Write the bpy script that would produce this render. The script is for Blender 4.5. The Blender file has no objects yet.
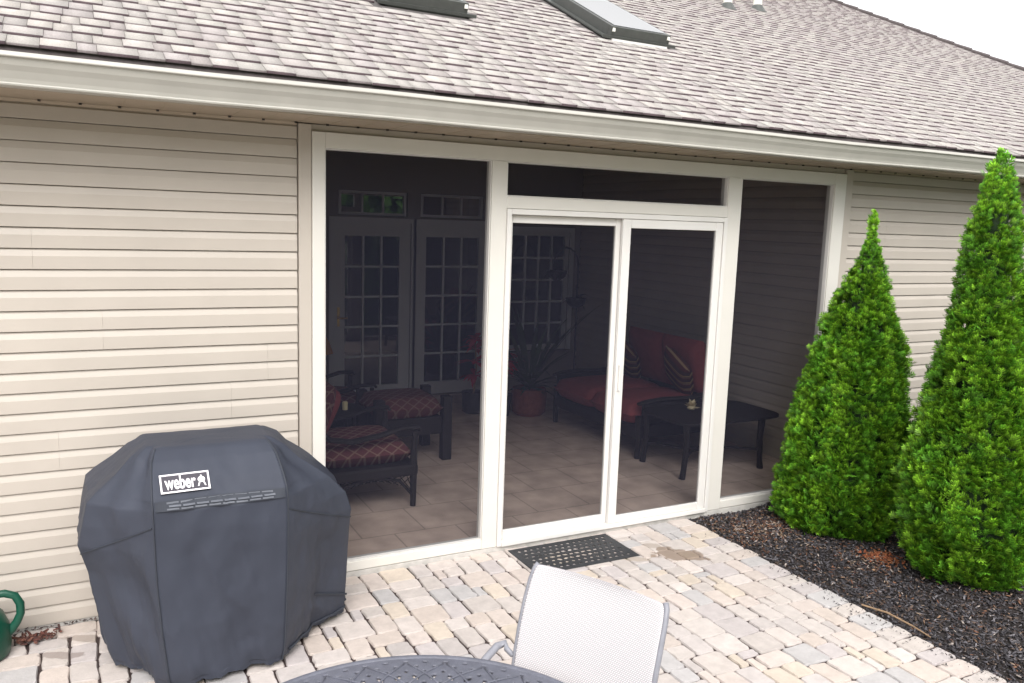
import bpy, math, random
import numpy as np
from mathutils import Vector, Matrix
random.seed(7); rng = np.random.default_rng(7)
S = bpy.context.scene
COL = S.collection
rad = math.radians

# ------------------------------------------------------------------ materials
def mat(name, base, rough=.6, var=0, scale=8, bump=0, bscale=60, metal=0, spec=.5, attr=None, trans=0, sheen=0, coat=0, detail=4):
    m = bpy.data.materials.new(name); m.use_nodes = True
    nt = m.node_tree; b = nt.nodes['Principled BSDF']
    b.inputs['Roughness'].default_value = rough; b.inputs['Metallic'].default_value = metal
    b.inputs['Specular IOR Level'].default_value = spec
    if sheen: b.inputs['Sheen Weight'].default_value = sheen
    if coat: b.inputs['Coat Weight'].default_value = coat
    tc = nt.nodes.new('ShaderNodeTexCoord')
    src = None
    if attr:
        a = nt.nodes.new('ShaderNodeAttribute'); a.attribute_name = attr; src = a.outputs['Color']
    else:
        r = nt.nodes.new('ShaderNodeRGB'); r.outputs[0].default_value = (*base, 1); src = r.outputs[0]
    if var:
        n = nt.nodes.new('ShaderNodeTexNoise'); n.inputs['Scale'].default_value = scale; n.inputs['Detail'].default_value = detail
        nt.links.new(tc.outputs['Object'], n.inputs['Vector'])
        mr = nt.nodes.new('ShaderNodeMapRange'); mr.inputs['From Min'].default_value = .3; mr.inputs['From Max'].default_value = .7
        mr.inputs['To Min'].default_value = 1 - var; mr.inputs['To Max'].default_value = 1 + var
        nt.links.new(n.outputs['Fac'], mr.inputs['Value'])
        mx = nt.nodes.new('ShaderNodeVectorMath'); mx.operation = 'SCALE'
        nt.links.new(src, mx.inputs[0]); nt.links.new(mr.outputs[0], mx.inputs['Scale'])
        src = mx.outputs[0]
    nt.links.new(src, b.inputs['Base Color'])
    if bump:
        n2 = nt.nodes.new('ShaderNodeTexNoise'); n2.inputs['Scale'].default_value = bscale; n2.inputs['Detail'].default_value = 6
        nt.links.new(tc.outputs['Object'], n2.inputs['Vector'])
        bp = nt.nodes.new('ShaderNodeBump'); bp.inputs['Strength'].default_value = bump; bp.inputs['Distance'].default_value = .01
        nt.links.new(n2.outputs['Fac'], bp.inputs['Height']); nt.links.new(bp.outputs[0], b.inputs['Normal'])
    return m

M = {}
M['siding'] = mat('beige_vinyl_siding', (.50, .45, .395), .45, .035, 3, .05, 90)
M['trim_beige'] = mat('beige_trim', (.50, .45, .395), .45, .03, 3)
M['soffit'] = mat('soffit_tan', (.40, .33, .25), .5, .04, 4)
M['frame'] = mat('cream_aluminium', (.70, .675, .625), .35, .02, 4)
M['doorframe'] = mat('white_aluminium', (.73, .71, .68), .35, .02, 4)
M['gutter'] = mat('gutter_enamel', (.45, .437, .395), .42, .05, 6)
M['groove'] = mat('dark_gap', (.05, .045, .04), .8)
M['shingle'] = mat('asphalt_shingle', (1, 1, 1), .95, .16, 160, .6, 500, attr='Col')
M['deck'] = mat('roof_underlay', (.10, .09, .088), .8, .1, 5)
M['felt'] = mat('roof_cap', (.09, .075, .075), .9, .2, 30)
M['skyframe'] = mat('skylight_clad', (.075, .08, .075), .4, .1, 20)
M['whitepvc'] = mat('white_pvc', (.8, .79, .72), .4, .02, 9)
M['rubber'] = mat('black_rubber', (.035, .037, .042), .5, .25, 60, .3, 200)
M['interior_wall'] = mat('interior_wall', (.30, .28, .26), .8, .03, 3)
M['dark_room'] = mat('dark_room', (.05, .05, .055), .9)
M['ceiling'] = mat('porch_ceiling', (.66, .65, .63), .7, .02, 3)
M['french'] = mat('white_door_paint', (.70, .72, .76), .4, .02, 5)
M['muntin'] = mat('muntin_edge_sheen', (.88, .93, .97), .35, .02, 5)  # lighter, bluer than the door paint: edge reflections put into the colour
M['brass'] = mat('brass', (.6, .42, .15), .3, metal=1)
M['concrete'] = mat('concrete', (.52, .50, .47), .85, .12, 20, .3, 150)
M['sand'] = mat('joint_sand', (.055, .036, .034), .95, .3, 60, .5, 200)
M['lawn'] = mat('lawn', (.075, .095, .045), .9, .3, 2, .6, 80)
M['mulchbase'] = mat('mulch_soil', (.028, .022, .021), .95, .4, 40, .8, 90)
M['mulch'] = mat('mulch_chips', (1, 1, 1), .85, attr='Col', var=.2, scale=120)
M['leaf'] = mat('arborvitae_foliage', (1, 1, 1), .55, attr='Col', spec=.35)
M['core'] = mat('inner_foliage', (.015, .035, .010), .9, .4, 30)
M['bark'] = mat('bark', (.12, .085, .06), .9, .3, 40, .5, 60)
M['canvas'] = mat('black_vinyl_cover', (.044, .050, .070), .55, .08, 4, .25, 420, spec=.3)
M['seam'] = mat('cover_seam', (.030, .035, .048), .7)
M['ventm'] = mat('cover_vent', (.13, .14, .165), .6, .1, 50)
M['logo_bg'] = mat('logo_black', (.05, .045, .06), .6)
M['logo_white'] = mat('logo_white', (.92, .88, .92), .6)
M['green'] = mat('green_plastic', (.004, .070, .042), .42, .12, 9, .08, 60)
M['castalu'] = mat('cast_aluminium_grey', (.115, .12, .15), .42, .12, 30, .25, 250, spec=.5)
M['chairframe'] = mat('silver_frame', (.25, .253, .285), .38, .08, 40, spec=.5)
M['wicker'] = mat('dark_wicker', (.012, .009, .009), .6, .4, 120, .8, 160)
M['redcush'] = mat('red_cushion', (.28, .06, .06), .85, .1, 20, .2, 200)
M['redpot'] = mat('red_pot', (.22, .06, .04), .7, .2, 30)
M['darkpot'] = mat('dark_pot', (.03, .03, .035), .5)
M['houseleaf'] = mat('houseplant_leaf', (.03, .065, .025), .5, .3, 10)
M['redleaf'] = mat('red_leaf', (.60, .04, .07), .6, .3, 10)
M['candle'] = mat('candle_wax', (.85, .75, .45), .5)
M['shade'] = mat('amber_shade', (.65, .33, .05), .7)
M['flowerm'] = mat('cream_petals', (.72, .62, .42), .7, .15, 30)
M['deadleaf'] = mat('dead_leaf', (.13, .055, .035), .8, .4, 30)
M['twig'] = mat('twig', (.30, .20, .12), .8, .2, 30)
M['farleaf'] = mat('far_foliage', (.10, .22, .04), .8, .5, 1.5)

def two_tone(name, fn):
    m = bpy.data.materials.new(name); m.use_nodes = True; fn(m.node_tree, m.node_tree.nodes['Principled BSDF']); return m
def pav(nt, b):
    tc = nt.nodes.new('ShaderNodeTexCoord'); a = nt.nodes.new('ShaderNodeAttribute'); a.attribute_name = 'Col'
    n = nt.nodes.new('ShaderNodeTexNoise'); n.inputs['Scale'].default_value = 14; n.inputs['Detail'].default_value = 8; n.inputs['Roughness'].default_value = .7
    nt.links.new(tc.outputs['Object'], n.inputs['Vector'])
    mr = nt.nodes.new('ShaderNodeMapRange'); mr.inputs['From Min'].default_value = .3; mr.inputs['From Max'].default_value = .7; mr.inputs['To Min'].default_value = .86; mr.inputs['To Max'].default_value = 1.1
    nt.links.new(n.outputs['Fac'], mr.inputs['Value'])
    sc = nt.nodes.new('ShaderNodeVectorMath'); sc.operation = 'SCALE'; nt.links.new(a.outputs['Color'], sc.inputs[0]); nt.links.new(mr.outputs[0], sc.inputs['Scale'])
    # damp tan stain with a ragged edge by the mat
    src = sc.outputs[0]
    for (sx, sy, rx, ry, th, colr, amt) in ((2.30, -.55, .22, .13, .62, (.235, .17, .125), .8), (2.22, -.36, .07, .05, .6, (.30, .24, .19), .5), (2.00, -.52, .12, .04, .55, (.36, .27, .17), .4), (-1.30, -.35, .13, .04, .55, (.27, .22, .2), .7), (-1.20, -.22, .12, .04, .55, (.33, .27, .23), .7)):
        mp = nt.nodes.new('ShaderNodeMapping'); mp.vector_type = 'TEXTURE'; mp.inputs['Location'].default_value = (sx, sy, 0); mp.inputs['Scale'].default_value = (rx, ry, 1); mp.inputs['Rotation'].default_value = (0, 0, -.5)
        nt.links.new(tc.outputs['Object'], mp.inputs['Vector'])
        ln = nt.nodes.new('ShaderNodeVectorMath'); ln.operation = 'LENGTH'; nt.links.new(mp.outputs[0], ln.inputs[0])
        n2 = nt.nodes.new('ShaderNodeTexNoise'); n2.inputs['Scale'].default_value = 9; n2.inputs['Detail'].default_value = 5; nt.links.new(tc.outputs['Object'], n2.inputs['Vector'])
        ad = nt.nodes.new('ShaderNodeMath'); ad.operation = 'MULTIPLY_ADD'; nt.links.new(n2.outputs['Fac'], ad.inputs[0]); ad.inputs[1].default_value = 1.5; nt.links.new(ln.outputs['Value'], ad.inputs[2])
        m2 = nt.nodes.new('ShaderNodeMapRange'); m2.inputs['From Min'].default_value = 1.5; m2.inputs['From Max'].default_value = 1.62; m2.inputs['To Min'].default_value = amt; m2.inputs['To Max'].default_value = 0
        nt.links.new(ad.outputs[0], m2.inputs['Value'])
        mx = nt.nodes.new('ShaderNodeMix'); mx.data_type = 'RGBA'; nt.links.new(m2.outputs[0], mx.inputs['Factor']); nt.links.new(src, mx.inputs[6]); mx.inputs[7].default_value = (*colr, 1); src = mx.outputs[2]
    nt.links.new(src, b.inputs['Base Color']); b.inputs['Roughness'].default_value = .8
    bp = nt.nodes.new('ShaderNodeBump'); bp.inputs['Strength'].default_value = .5; bp.inputs['Distance'].default_value = .004
    n3 = nt.nodes.new('ShaderNodeTexNoise'); n3.inputs['Scale'].default_value = 70; n3.inputs['Detail'].default_value = 6; nt.links.new(tc.outputs['Object'], n3.inputs['Vector'])
    nt.links.new(n3.outputs['Fac'], bp.inputs['Height']); nt.links.new(bp.outputs[0], b.inputs['Normal'])
M['paver'] = two_tone('tumbled_concrete_paver', pav)

def tilef(nt, b):
    tc = nt.nodes.new('ShaderNodeTexCoord'); br = nt.nodes.new('ShaderNodeTexBrick')
    mp = nt.nodes.new('ShaderNodeMapping'); mp.inputs['Rotation'].default_value = (0, 0, 0); nt.links.new(tc.outputs['Object'], mp.inputs['Vector']); nt.links.new(mp.outputs[0], br.inputs['Vector'])
    br.offset = .5; br.inputs['Scale'].default_value = 1; br.inputs['Brick Width'].default_value = .45; br.inputs['Row Height'].default_value = .45; br.inputs['Mortar Size'].default_value = .006
    br.inputs['Color1'].default_value = (.68, .54, .46, 1); br.inputs['Color2'].default_value = (.61, .49, .42, 1); br.inputs['Mortar'].default_value = (.44, .36, .31, 1)
    n = nt.nodes.new('ShaderNodeTexNoise'); n.inputs['Scale'].default_value = 5; n.inputs['Detail'].default_value = 6; nt.links.new(tc.outputs['Object'], n.inputs['Vector'])
    mr = nt.nodes.new('ShaderNodeMapRange'); mr.inputs['From Min'].default_value = .3; mr.inputs['From Max'].default_value = .7; mr.inputs['To Min'].default_value = .8; mr.inputs['To Max'].default_value = 1.2; nt.links.new(n.outputs['Fac'], mr.inputs['Value'])
    sc = nt.nodes.new('ShaderNodeVectorMath'); sc.operation = 'SCALE'; nt.links.new(br.outputs['Color'], sc.inputs[0]); nt.links.new(mr.outputs[0], sc.inputs['Scale'])
    nt.links.new(sc.outputs[0], b.inputs['Base Color']); b.inputs['Roughness'].default_value = .45
M['tile'] = two_tone('porch_tile', tilef)

def diamond(nt, b):     # maroon cushion cloth with a tan lattice
    tc = nt.nodes.new('ShaderNodeTexCoord')
    outs = []
    sep = nt.nodes.new('ShaderNodeSeparateXYZ'); nt.links.new(tc.outputs['Object'], sep.inputs[0])
    s1 = nt.nodes.new('ShaderNodeMath'); s1.operation = 'ADD'; nt.links.new(sep.outputs[1], s1.inputs[0]); nt.links.new(sep.outputs[2], s1.inputs[1])
    for sg in (1, -1):
        a = nt.nodes.new('ShaderNodeMath'); a.operation = 'MULTIPLY_ADD'; a.inputs[1].default_value = sg; nt.links.new(s1.outputs[0], a.inputs[0]); nt.links.new(sep.outputs[0], a.inputs[2])
        w = nt.nodes.new('ShaderNodeMath'); w.operation = 'MULTIPLY'; w.inputs[1].default_value = 2 * math.pi / .11; nt.links.new(a.outputs[0], w.inputs[0])
        c = nt.nodes.new('ShaderNodeMath'); c.operation = 'COSINE'; nt.links.new(w.outputs[0], c.inputs[0]); outs.append(c)
    mxm = nt.nodes.new('ShaderNodeMath'); mxm.operation = 'MAXIMUM'; nt.links.new(outs[0].outputs[0], mxm.inputs[0]); nt.links.new(outs[1].outputs[0], mxm.inputs[1])
    mr = nt.nodes.new('ShaderNodeMapRange'); mr.inputs['From Min'].default_value = .82; mr.inputs['From Max'].default_value = .95; nt.links.new(mxm.outputs[0], mr.inputs['Value'])
    mx = nt.nodes.new('ShaderNodeMix'); mx.data_type = 'RGBA'; nt.links.new(mr.outputs[0], mx.inputs['Factor']); mx.inputs[6].default_value = (.12, .032, .037, 1); mx.inputs[7].default_value = (.24, .15, .115, 1)
    nt.links.new(mx.outputs[2], b.inputs['Base Color']); b.inputs['Roughness'].default_value = .9
M['lattice_cloth'] = two_tone('maroon_lattice_cloth', diamond)
def stripes(nt, b):
    tc = nt.nodes.new('ShaderNodeTexCoord'); sep = nt.nodes.new('ShaderNodeSeparateXYZ'); nt.links.new(tc.outputs['Object'], sep.inputs[0])
    w = nt.nodes.new('ShaderNodeMath'); w.operation = 'MULTIPLY'; w.inputs[1].default_value = 11; nt.links.new(sep.outputs[0], w.inputs[0])
    fr = nt.nodes.new('ShaderNodeMath'); fr.operation = 'FRACT'; nt.links.new(w.outputs[0], fr.inputs[0])
    cr = nt.nodes.new('ShaderNodeValToRGB'); cr.color_ramp.interpolation = 'CONSTANT'; e = cr.color_ramp.elements; e[0].color = (.045, .015, .015, 1); e[1].position = .45; e[1].color = (.50, .36, .14, 1)
    for p_, c_ in ((.58, (.06, .03, .02)), (.68, (.40, .28, .15)), (.78, (.10, .015, .015))): q = e.new(p_); q.color = (*c_, 1)
    nt.links.new(fr.outputs[0], cr.inputs[0]); nt.links.new(cr.outputs[0], b.inputs['Base Color']); b.inputs['Roughness'].default_value = .85
M['stripe'] = two_tone('striped_cloth', stripes)
def sling(nt, b):
    tc = nt.nodes.new('ShaderNodeTexCoord')
    ck = nt.nodes.new('ShaderNodeTexBrick'); ck.inputs['Scale'].default_value = 1; ck.inputs['Brick Width'].default_value = .008; ck.inputs['Row Height'].default_value = .006; ck.inputs['Mortar Size'].default_value = .0014
    ck.inputs['Color1'].default_value = (.74, .72, .72, 1); ck.inputs['Color2'].default_value = (.68, .665, .67, 1); ck.inputs['Mortar'].default_value = (.42, .40, .42, 1)
    mp = nt.nodes.new('ShaderNodeMapping'); nt.links.new(tc.outputs['UV'], mp.inputs['Vector']); nt.links.new(mp.outputs[0], ck.inputs['Vector'])
    nt.links.new(ck.outputs['Color'], b.inputs['Base Color']); b.inputs['Roughness'].default_value = .65
M['sling'] = two_tone('white_mesh_sling', sling)

def mix_screen(name, opacity, col):
    m = bpy.data.materials.new(name); m.use_nodes = True; nt = m.node_tree; nt.nodes.remove(nt.nodes['Principled BSDF'])
    o = nt.nodes['Material Output']; t = nt.nodes.new('ShaderNodeBsdfTransparent'); d = nt.nodes.new('ShaderNodeBsdfDiffuse'); d.inputs['Color'].default_value = (*col, 1)
    mx = nt.nodes.new('ShaderNodeMixShader'); mx.inputs[0].default_value = opacity
    nt.links.new(t.outputs[0], mx.inputs[1]); nt.links.new(d.outputs[0], mx.inputs[2]); nt.links.new(mx.outputs[0], o.inputs['Surface'])
    return m
M['screen'] = mix_screen('insect_screen_mesh', .43, (.025, .026, .041))
def glass(name, tint, refl):
    m = bpy.data.materials.new(name); m.use_nodes = True; nt = m.node_tree; nt.nodes.remove(nt.nodes['Principled BSDF'])
    o = nt.nodes['Material Output']; t = nt.nodes.new('ShaderNodeBsdfTransparent'); t.inputs['Color'].default_value = (*tint, 1)
    g = nt.nodes.new('ShaderNodeBsdfGlossy'); g.inputs['Roughness'].default_value = .01; g.inputs['Color'].default_value = (1, 1, 1, 1)
    lw = nt.nodes.new('ShaderNodeFresnel'); lw.inputs['IOR'].default_value = refl
    mx = nt.nodes.new('ShaderNodeMixShader'); nt.links.new(lw.outputs[0], mx.inputs[0])
    nt.links.new(t.outputs[0], mx.inputs[1]); nt.links.new(g.outputs[0], mx.inputs[2]); nt.links.new(mx.outputs[0], o.inputs['Surface'])
    return m
M['pane'] = glass('window_pane', (.75, .8, .82), 2.1)
M['transom_pane'] = glass('transom_pane', (.75, .8, .82), 5.0)
M['skyglass'] = glass('skylight_pane', (.9, .93, .95), 25.0)

# ------------------------------------------------------------------ mesh helpers
class MB:
    def __init__(s): s.v = []; s.f = []; s.c = []
    def poly(s, pts, col=None):
        k = len(s.v); s.v += [tuple(p) for p in pts]; s.f.append(tuple(range(k, k + len(pts)))); s.c.append(col)
    def box(s, x0, x1, y0, y1, z0, z1, col=None, mt=None):
        P = [Vector((x, y, z)) for x in (x0, x1) for y in (y0, y1) for z in (z0, z1)]
        if mt: P = [mt @ p for p in P]
        k = len(s.v); s.v += [tuple(p) for p in P]
        for f in ((0, 1, 3, 2), (4, 6, 7, 5), (0, 4, 5, 1), (2, 3, 7, 6), (0, 2, 6, 4), (1, 5, 7, 3)): s.f.append(tuple(k + i for i in f)); s.c.append(col)
        return s
    def tube(s, pts, r, n=8, caps=True, flat=1):
        pts = [Vector(p) for p in pts]; rs = r if isinstance(r, (list, tuple)) else [r] * len(pts)
        k = len(s.v); up = Vector((0, 0, 1)); prev = None
        for i, p in enumerate(pts):
            d = (pts[min(i + 1, len(pts) - 1)] - pts[max(i - 1, 0)]).normalized()
            a = prev if prev is not None else (up if abs(d.z) < .9 else Vector((1, 0, 0)))
            a = (a - d * a.dot(d)).normalized(); b = d.cross(a); prev = a
            for j in range(n):
                t = 2 * math.pi * j / n; s.v.append(tuple(p + (a * math.cos(t) * flat + b * math.sin(t)) * rs[i]))
        for i in range(len(pts) - 1):
            for j in range(n):
                j2 = (j + 1) % n; s.f.append((k + i * n + j, k + i * n + j2, k + (i + 1) * n + j2, k + (i + 1) * n + j)); s.c.append(None)
        if caps:
            s.f.append(tuple(k + j for j in reversed(range(n)))); s.c.append(None)
            e = k + (len(pts) - 1) * n; s.f.append(tuple(e + j for j in range(n))); s.c.append(None)
        return s
    def lathe(s, c, prof, n=24):
        k = len(s.v)
        for r, z in prof:
            for j in range(n):
                t = 2 * math.pi * j / n; s.v.append((c[0] + r * math.cos(t), c[1] + r * math.sin(t), c[2] + z))
        for i in range(len(prof) - 1):
            for j in range(n):
                j2 = (j + 1) % n; s.f.append((k + i * n + j, k + i * n + j2, k + (i + 1) * n + j2, k + (i + 1) * n + j)); s.c.append(None)
        s.f.append(tuple(k + j for j in reversed(range(n)))); s.c.append(None)
        e = k + (len(prof) - 1) * n; s.f.append(tuple(e + j for j in range(n))); s.c.append(None)
        return s
    def extrude_x(s, prof, x0, x1, closed=True):   # prof: (y,z)
        k = len(s.v); n = len(prof)
        for x in (x0, x1): s.v += [(x, y, z) for y, z in prof]
        for i in range(n if closed else n - 1):
            j = (i + 1) % n; s.f.append((k + i, k + j, k + n + j, k + n + i)); s.c.append(None)
        if closed:
            s.f.append(tuple(k + i for i in reversed(range(n)))); s.c.append(None); s.f.append(tuple(k + n + i for i in range(n))); s.c.append(None)
        return s
    def build(s, name, m, parent=None, smooth=False, bevel=0, bseg=2, subsurf=0, world=False):
        me = bpy.data.meshes.new(name); me.from_pydata(s.v, [], s.f); me.update()
        if any(c is not None for c in s.c):
            ca = me.color_attributes.new('Col', 'FLOAT_COLOR', 'CORNER'); arr = []
            for f, c in zip(s.f, s.c): arr += [*(c or (1, 1, 1)), 1] * len(f)
            ca.data.foreach_set('color', arr)
        return finish(me, name, m, parent, smooth, bevel, bseg, subsurf)
def finish(me, name, m, parent=None, smooth=False, bevel=0, bseg=2, subsurf=0):
    me.materials.append(m)
    if smooth: me.shade_smooth()
    o = bpy.data.objects.new(name, me); COL.objects.link(o)
    if parent:
        o.parent = parent
        if parent.type == 'EMPTY' or parent.parent:      # geometry is written in world space
            pw = Matrix.Translation(world_loc(parent)); o.matrix_parent_inverse = Matrix.Identity(4); o.location = -world_loc(parent)
        else: o.location = -world_loc(parent)
    if bevel:
        b = o.modifiers.new('bevel', 'BEVEL'); b.width = bevel; b.segments = bseg; b.limit_method = 'ANGLE'; b.angle_limit = rad(35)
    if subsurf:
        q = o.modifiers.new('sub', 'SUBSURF'); q.levels = subsurf; q.render_levels = subsurf
    return o
def world_loc(o):
    v = Vector((0, 0, 0))
    while o: v += o.location; o = o.parent
    return v
def thing(name, label, cat, loc, group=None):
    o = bpy.data.objects.new(name, None); o.empty_display_size = .1; COL.objects.link(o); o.location = loc
    o['label'] = label; o['category'] = cat
    if group: o['group'] = group
    return o
def tag(o, label, cat, group=None):
    o['label'] = label; o['category'] = cat
    if group: o['group'] = group
    return o
def struct(o, kind='structure'): o['kind'] = kind; return o
def bigmesh(name, V, F, m, C=None, parent=None, smooth=False):
    V = np.asarray(V, np.float32).reshape(-1, 3); F = np.asarray(F, np.int32); k = F.shape[1]
    me = bpy.data.meshes.new(name); me.vertices.add(len(V)); me.vertices.foreach_set('co', V.ravel())
    me.loops.add(F.size); me.loops.foreach_set('vertex_index', F.ravel())
    me.polygons.add(len(F)); me.polygons.foreach_set('loop_start', np.arange(0, F.size, k, dtype=np.int32)); me.polygons.foreach_set('loop_total', np.full(len(F), k, np.int32))
    me.update(calc_edges=True)
    if C is not None:
        ca = me.color_attributes.new('Col', 'FLOAT_COLOR', 'CORNER')
        A = np.ones((len(F), k, 4), np.float32); A[:, :, :3] = np.asarray(C, np.float32)[:, None, :]
        ca.data.foreach_set('color', A.ravel())
    return finish(me, name, m, parent, smooth)
def cushion(mb, x0, x1, y0, y1, z0, z1, puff=.02, n=12, mt=None, pw=.35):   # pillow-like slab
    k0 = len(mb.v)
    def surf(u, v, side):
        x = x0 + (x1 - x0) * u; y = y0 + (y1 - y0) * v
        e = (1 - abs(2 * u - 1) ** 4) * (1 - abs(2 * v - 1) ** 4)
        zc = (z0 + z1) / 2; h = (z1 - z0) / 2
        return Vector((x, y, zc + side * (h * (max(e, 0) ** pw) + puff * e)))
    for side in (1, -1):
        k = len(mb.v)
        for i in range(n + 1):
            for j in range(n + 1):
                p = surf(i / n, j / n, side)
                if mt: p = mt @ p
                mb.v.append(tuple(p))
        for i in range(n):
            for j in range(n):
                q = (k + i * (n + 1) + j, k + (i + 1) * (n + 1) + j, k + (i + 1) * (n + 1) + j + 1, k + i * (n + 1) + j + 1)
                mb.f.append(q if side == 1 else q[::-1]); mb.c.append(None)
    return mb

# ================================================================== SETTING
# lawn to the horizon
m = MB(); m.poly([(-400, -400, -.09), (400, -400, -.09), (400, 400, -.09), (-400, 400, -.09)]); struct(m.build('lawn', M['lawn']))
# patio base + pavers
EDGE = 2.80
m = MB(); m.box(-6.0, EDGE - .02, -7.5, 0.05, -.09, -.012); struct(m.build('patio_base', M['sand']))
U = .0615
nx, ny = 143, 117
x_org = EDGE
occ = np.zeros((nx, ny), bool)
PV, PF, PC = [], [], []
sizes = [(3, 2), (2, 3), (2, 2), (3, 2), (2, 3), (2, 2), (2, 3), (1, 2), (2, 1), (3, 3)]
pal = [(.545, .475, .435), (.52, .47, .44), (.545, .47, .42), (.495, .45, .43), (.45, .43, .425), (.56, .50, .465), (.55, .475, .40), (.535, .48, .445), (.56, .505, .475), (.51, .46, .43), (.545, .475, .43), (.485, .44, .43)]
def stone(x0, x1, y0, y1):
    g = .0028 + rng.random() * .0020
    x0 += g; x1 -= g; y0 += g; y1 -= g
    w, d = x1 - x0, y1 - y0; r = min(.017, w * .2, d * .2)
    pts = []
    for (cx, cy, a0) in ((x1 - r, y1 - r, 0), (x0 + r, y1 - r, 90), (x0 + r, y0 + r, 180), (x1 - r, y0 + r, 270)):
        rr = r * (.7 + .6 * rng.random())
        for a in (5, 45, 85):
            pts.append((cx + rr * math.cos(rad(a0 + a)), cy + rr * math.sin(rad(a0 + a))))
    # mid-edge irregularities
    P = []
    for i, p in enumerate(pts):
        P.append(p)
        if i % 3 == 2:
            q = pts[(i + 1) % 12]
            for t in (.33, .67): P.append((p[0] + (q[0] - p[0]) * t + rng.normal() * .0016, p[1] + (q[1] - p[1]) * t + rng.normal() * .0016))
    n = len(P); P = np.array(P) + rng.normal(size=(n, 2)) * .0008
    c = P.mean(0); tilt = rng.normal(size=2) * .006; h = rng.normal() * .0012
    col = np.array(pal[rng.integers(len(pal))]) * (1.06 + rng.normal() * .035)
    k = len(PV) * 1
    rings = [(1.0, -.03), (1.0, -.008), (None, .0)]
    base = len(PV)
    for s_, z in rings:
        for p in P:
            if s_ is None:
                v = p - c; L = np.linalg.norm(v); q = c + v * (1 - .005 / L)
            else: q = p
            PV.append((q[0], q[1], z + h + float(tilt @ (q - c))))
    for ri in range(2):
        for i in range(n):
            j = (i + 1) % n; PF.append((base + ri * n + i, base + ri * n + j, base + (ri + 1) * n + j, base + (ri + 1) * n + i)); PC.append(tuple(col * .9))
    PF.append(tuple(base + 2 * n + i for i in range(n))); PC.append(tuple(col))
# border column along the bed
y = -.03
bw = .19
while y > -7.2:
    d = rng.choice([.123, .123, .18, .13]); stone(EDGE - bw + rng.normal() * .003, EDGE + rng.normal() * .006, y - d, y); y -= d
x_org = EDGE - bw
for j in range(ny):
    for i in range(nx):
        if occ[i, j]: continue
        cand = [s for s in sizes if i + s[0] <= nx and j + s[1] <= ny and not occ[i:i + s[0], j:j + s[1]].any()]
        if not cand: cand = [(1, 1)]
        # avoid leaving 1-unit slots
        wts = np.array([s[0] * s[1] * (1 if s[0] > 1 and s[1] > 1 else .55) for s in cand], float)
        for q, s in enumerate(cand):
            e = i + s[0]
            if e < nx and not occ[e, j] and (e + 1 >= nx or occ[e + 1, j]): wts[q] *= .3
        s = cand[rng.choice(len(cand), p=wts / wts.sum())]
        occ[i:i + s[0], j:j + s[1]] = True
        x1 = x_org - i * U; y1 = -.03 - j * U
        stone(x1 - s[0] * U, x1, y1 - s[1] * U, y1)
mb = MB(); mb.v = PV; mb.f = PF; mb.c = PC
struct(mb.build('patio', M['paver']))

# mulch bed: an uneven sheet, plus loose chips
def bedz(x, y):
    return -.035 + .05 * np.clip((x - EDGE) / .8, 0, 1) + .012 * np.sin(x * 7 + y * 3) + .010 * np.sin(y * 9 - x * 4) - .01 * np.clip((-.1 - y) / .1, 0, 0)
gx = np.linspace(EDGE - .015, 8, 90); gy = np.linspace(-6, -.03, 100)
X, Y = np.meshgrid(gx, gy, indexing='ij'); Zb = bedz(X, Y)
V = np.stack([X, Y, Zb], -1).reshape(-1, 3); idx = np.arange(90 * 100).reshape(90, 100)
F = np.stack([idx[:-1, :-1], idx[1:, :-1], idx[1:, 1:], idx[:-1, 1:]], -1).reshape(-1, 4)
struct(bigmesh('mulch_bed', V, F, M['mulchbase'], smooth=True))
def chips(name, n, xr, yr, pal, size, lift=.004, m=M['mulch'], xy=None):
    if xy is None:
        px = rng.uniform(*xr, n); py = rng.uniform(*yr, n)
    else: px, py = xy; n = len(px)
    L = rng.uniform(*size, n); W = L * rng.uniform(.25, .55, n); T = L * .12
    yaw = rng.uniform(0, 6.28, n); pitch = rng.normal(0, .35, n); roll = rng.normal(0, .5, n)
    cy, sy, cp, sp, cr, sr = np.cos(yaw), np.sin(yaw), np.cos(pitch), np.sin(pitch), np.cos(roll), np.sin(roll)
    ex = np.stack([cy * cp, sy * cp, sp], -1); ey = np.stack([-sy * cr + cy * sp * sr, cy * cr + sy * sp * sr, -cp * sr], -1); ez = np.cross(ex, ey)
    corners = np.array([(-1, -1, -1), (1, -.6, -1), (.8, 1, -1), (-.9, .7, -1), (-1, -1, 1), (1, -.6, 1), (.8, 1, 1), (-.9, .7, 1)], float)
    c0 = np.stack([px, py, np.where(px > EDGE, bedz(px, py), .001) + lift + rng.uniform(0, .010, n) + np.abs(sp) * L * .3], -1)
    V = c0[:, None, :] + corners[None, :, 0:1] * (L / 2)[:, None, None] * ex[:, None] + corners[None, :, 1:2] * (W / 2)[:, None, None] * ey[:, None] + corners[None, :, 2:3] * (T / 2)[:, None, None] * ez[:, None]
    f = np.array([(4, 5, 6, 7), (0, 3, 2, 1), (0, 1, 5, 4), (1, 2, 6, 5), (2, 3, 7, 6), (3, 0, 4, 7)])
    F = (np.arange(n)[:, None, None] * 8 + f[None]).reshape(-1, 4)
    pc = np.array(pal)[rng.integers(len(pal), size=n)] * rng.uniform(.6, 1.4, (n, 1)); C = np.repeat(pc, 6, 0)
    return bigmesh(name, V, F, m, C)
dark = [(.034, .030, .034), (.055, .050, .056), (.022, .020, .022), (.085, .08, .09), (.045, .033, .030), (.10, .07, .055), (.045, .042, .048), (.065, .06, .068), (.15, .14, .15)]
struct(chips('mulch', 42000, (EDGE + .0, 5.4), (-3.3, -.05), dark, (.010, .032)), 'stuff')
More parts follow.
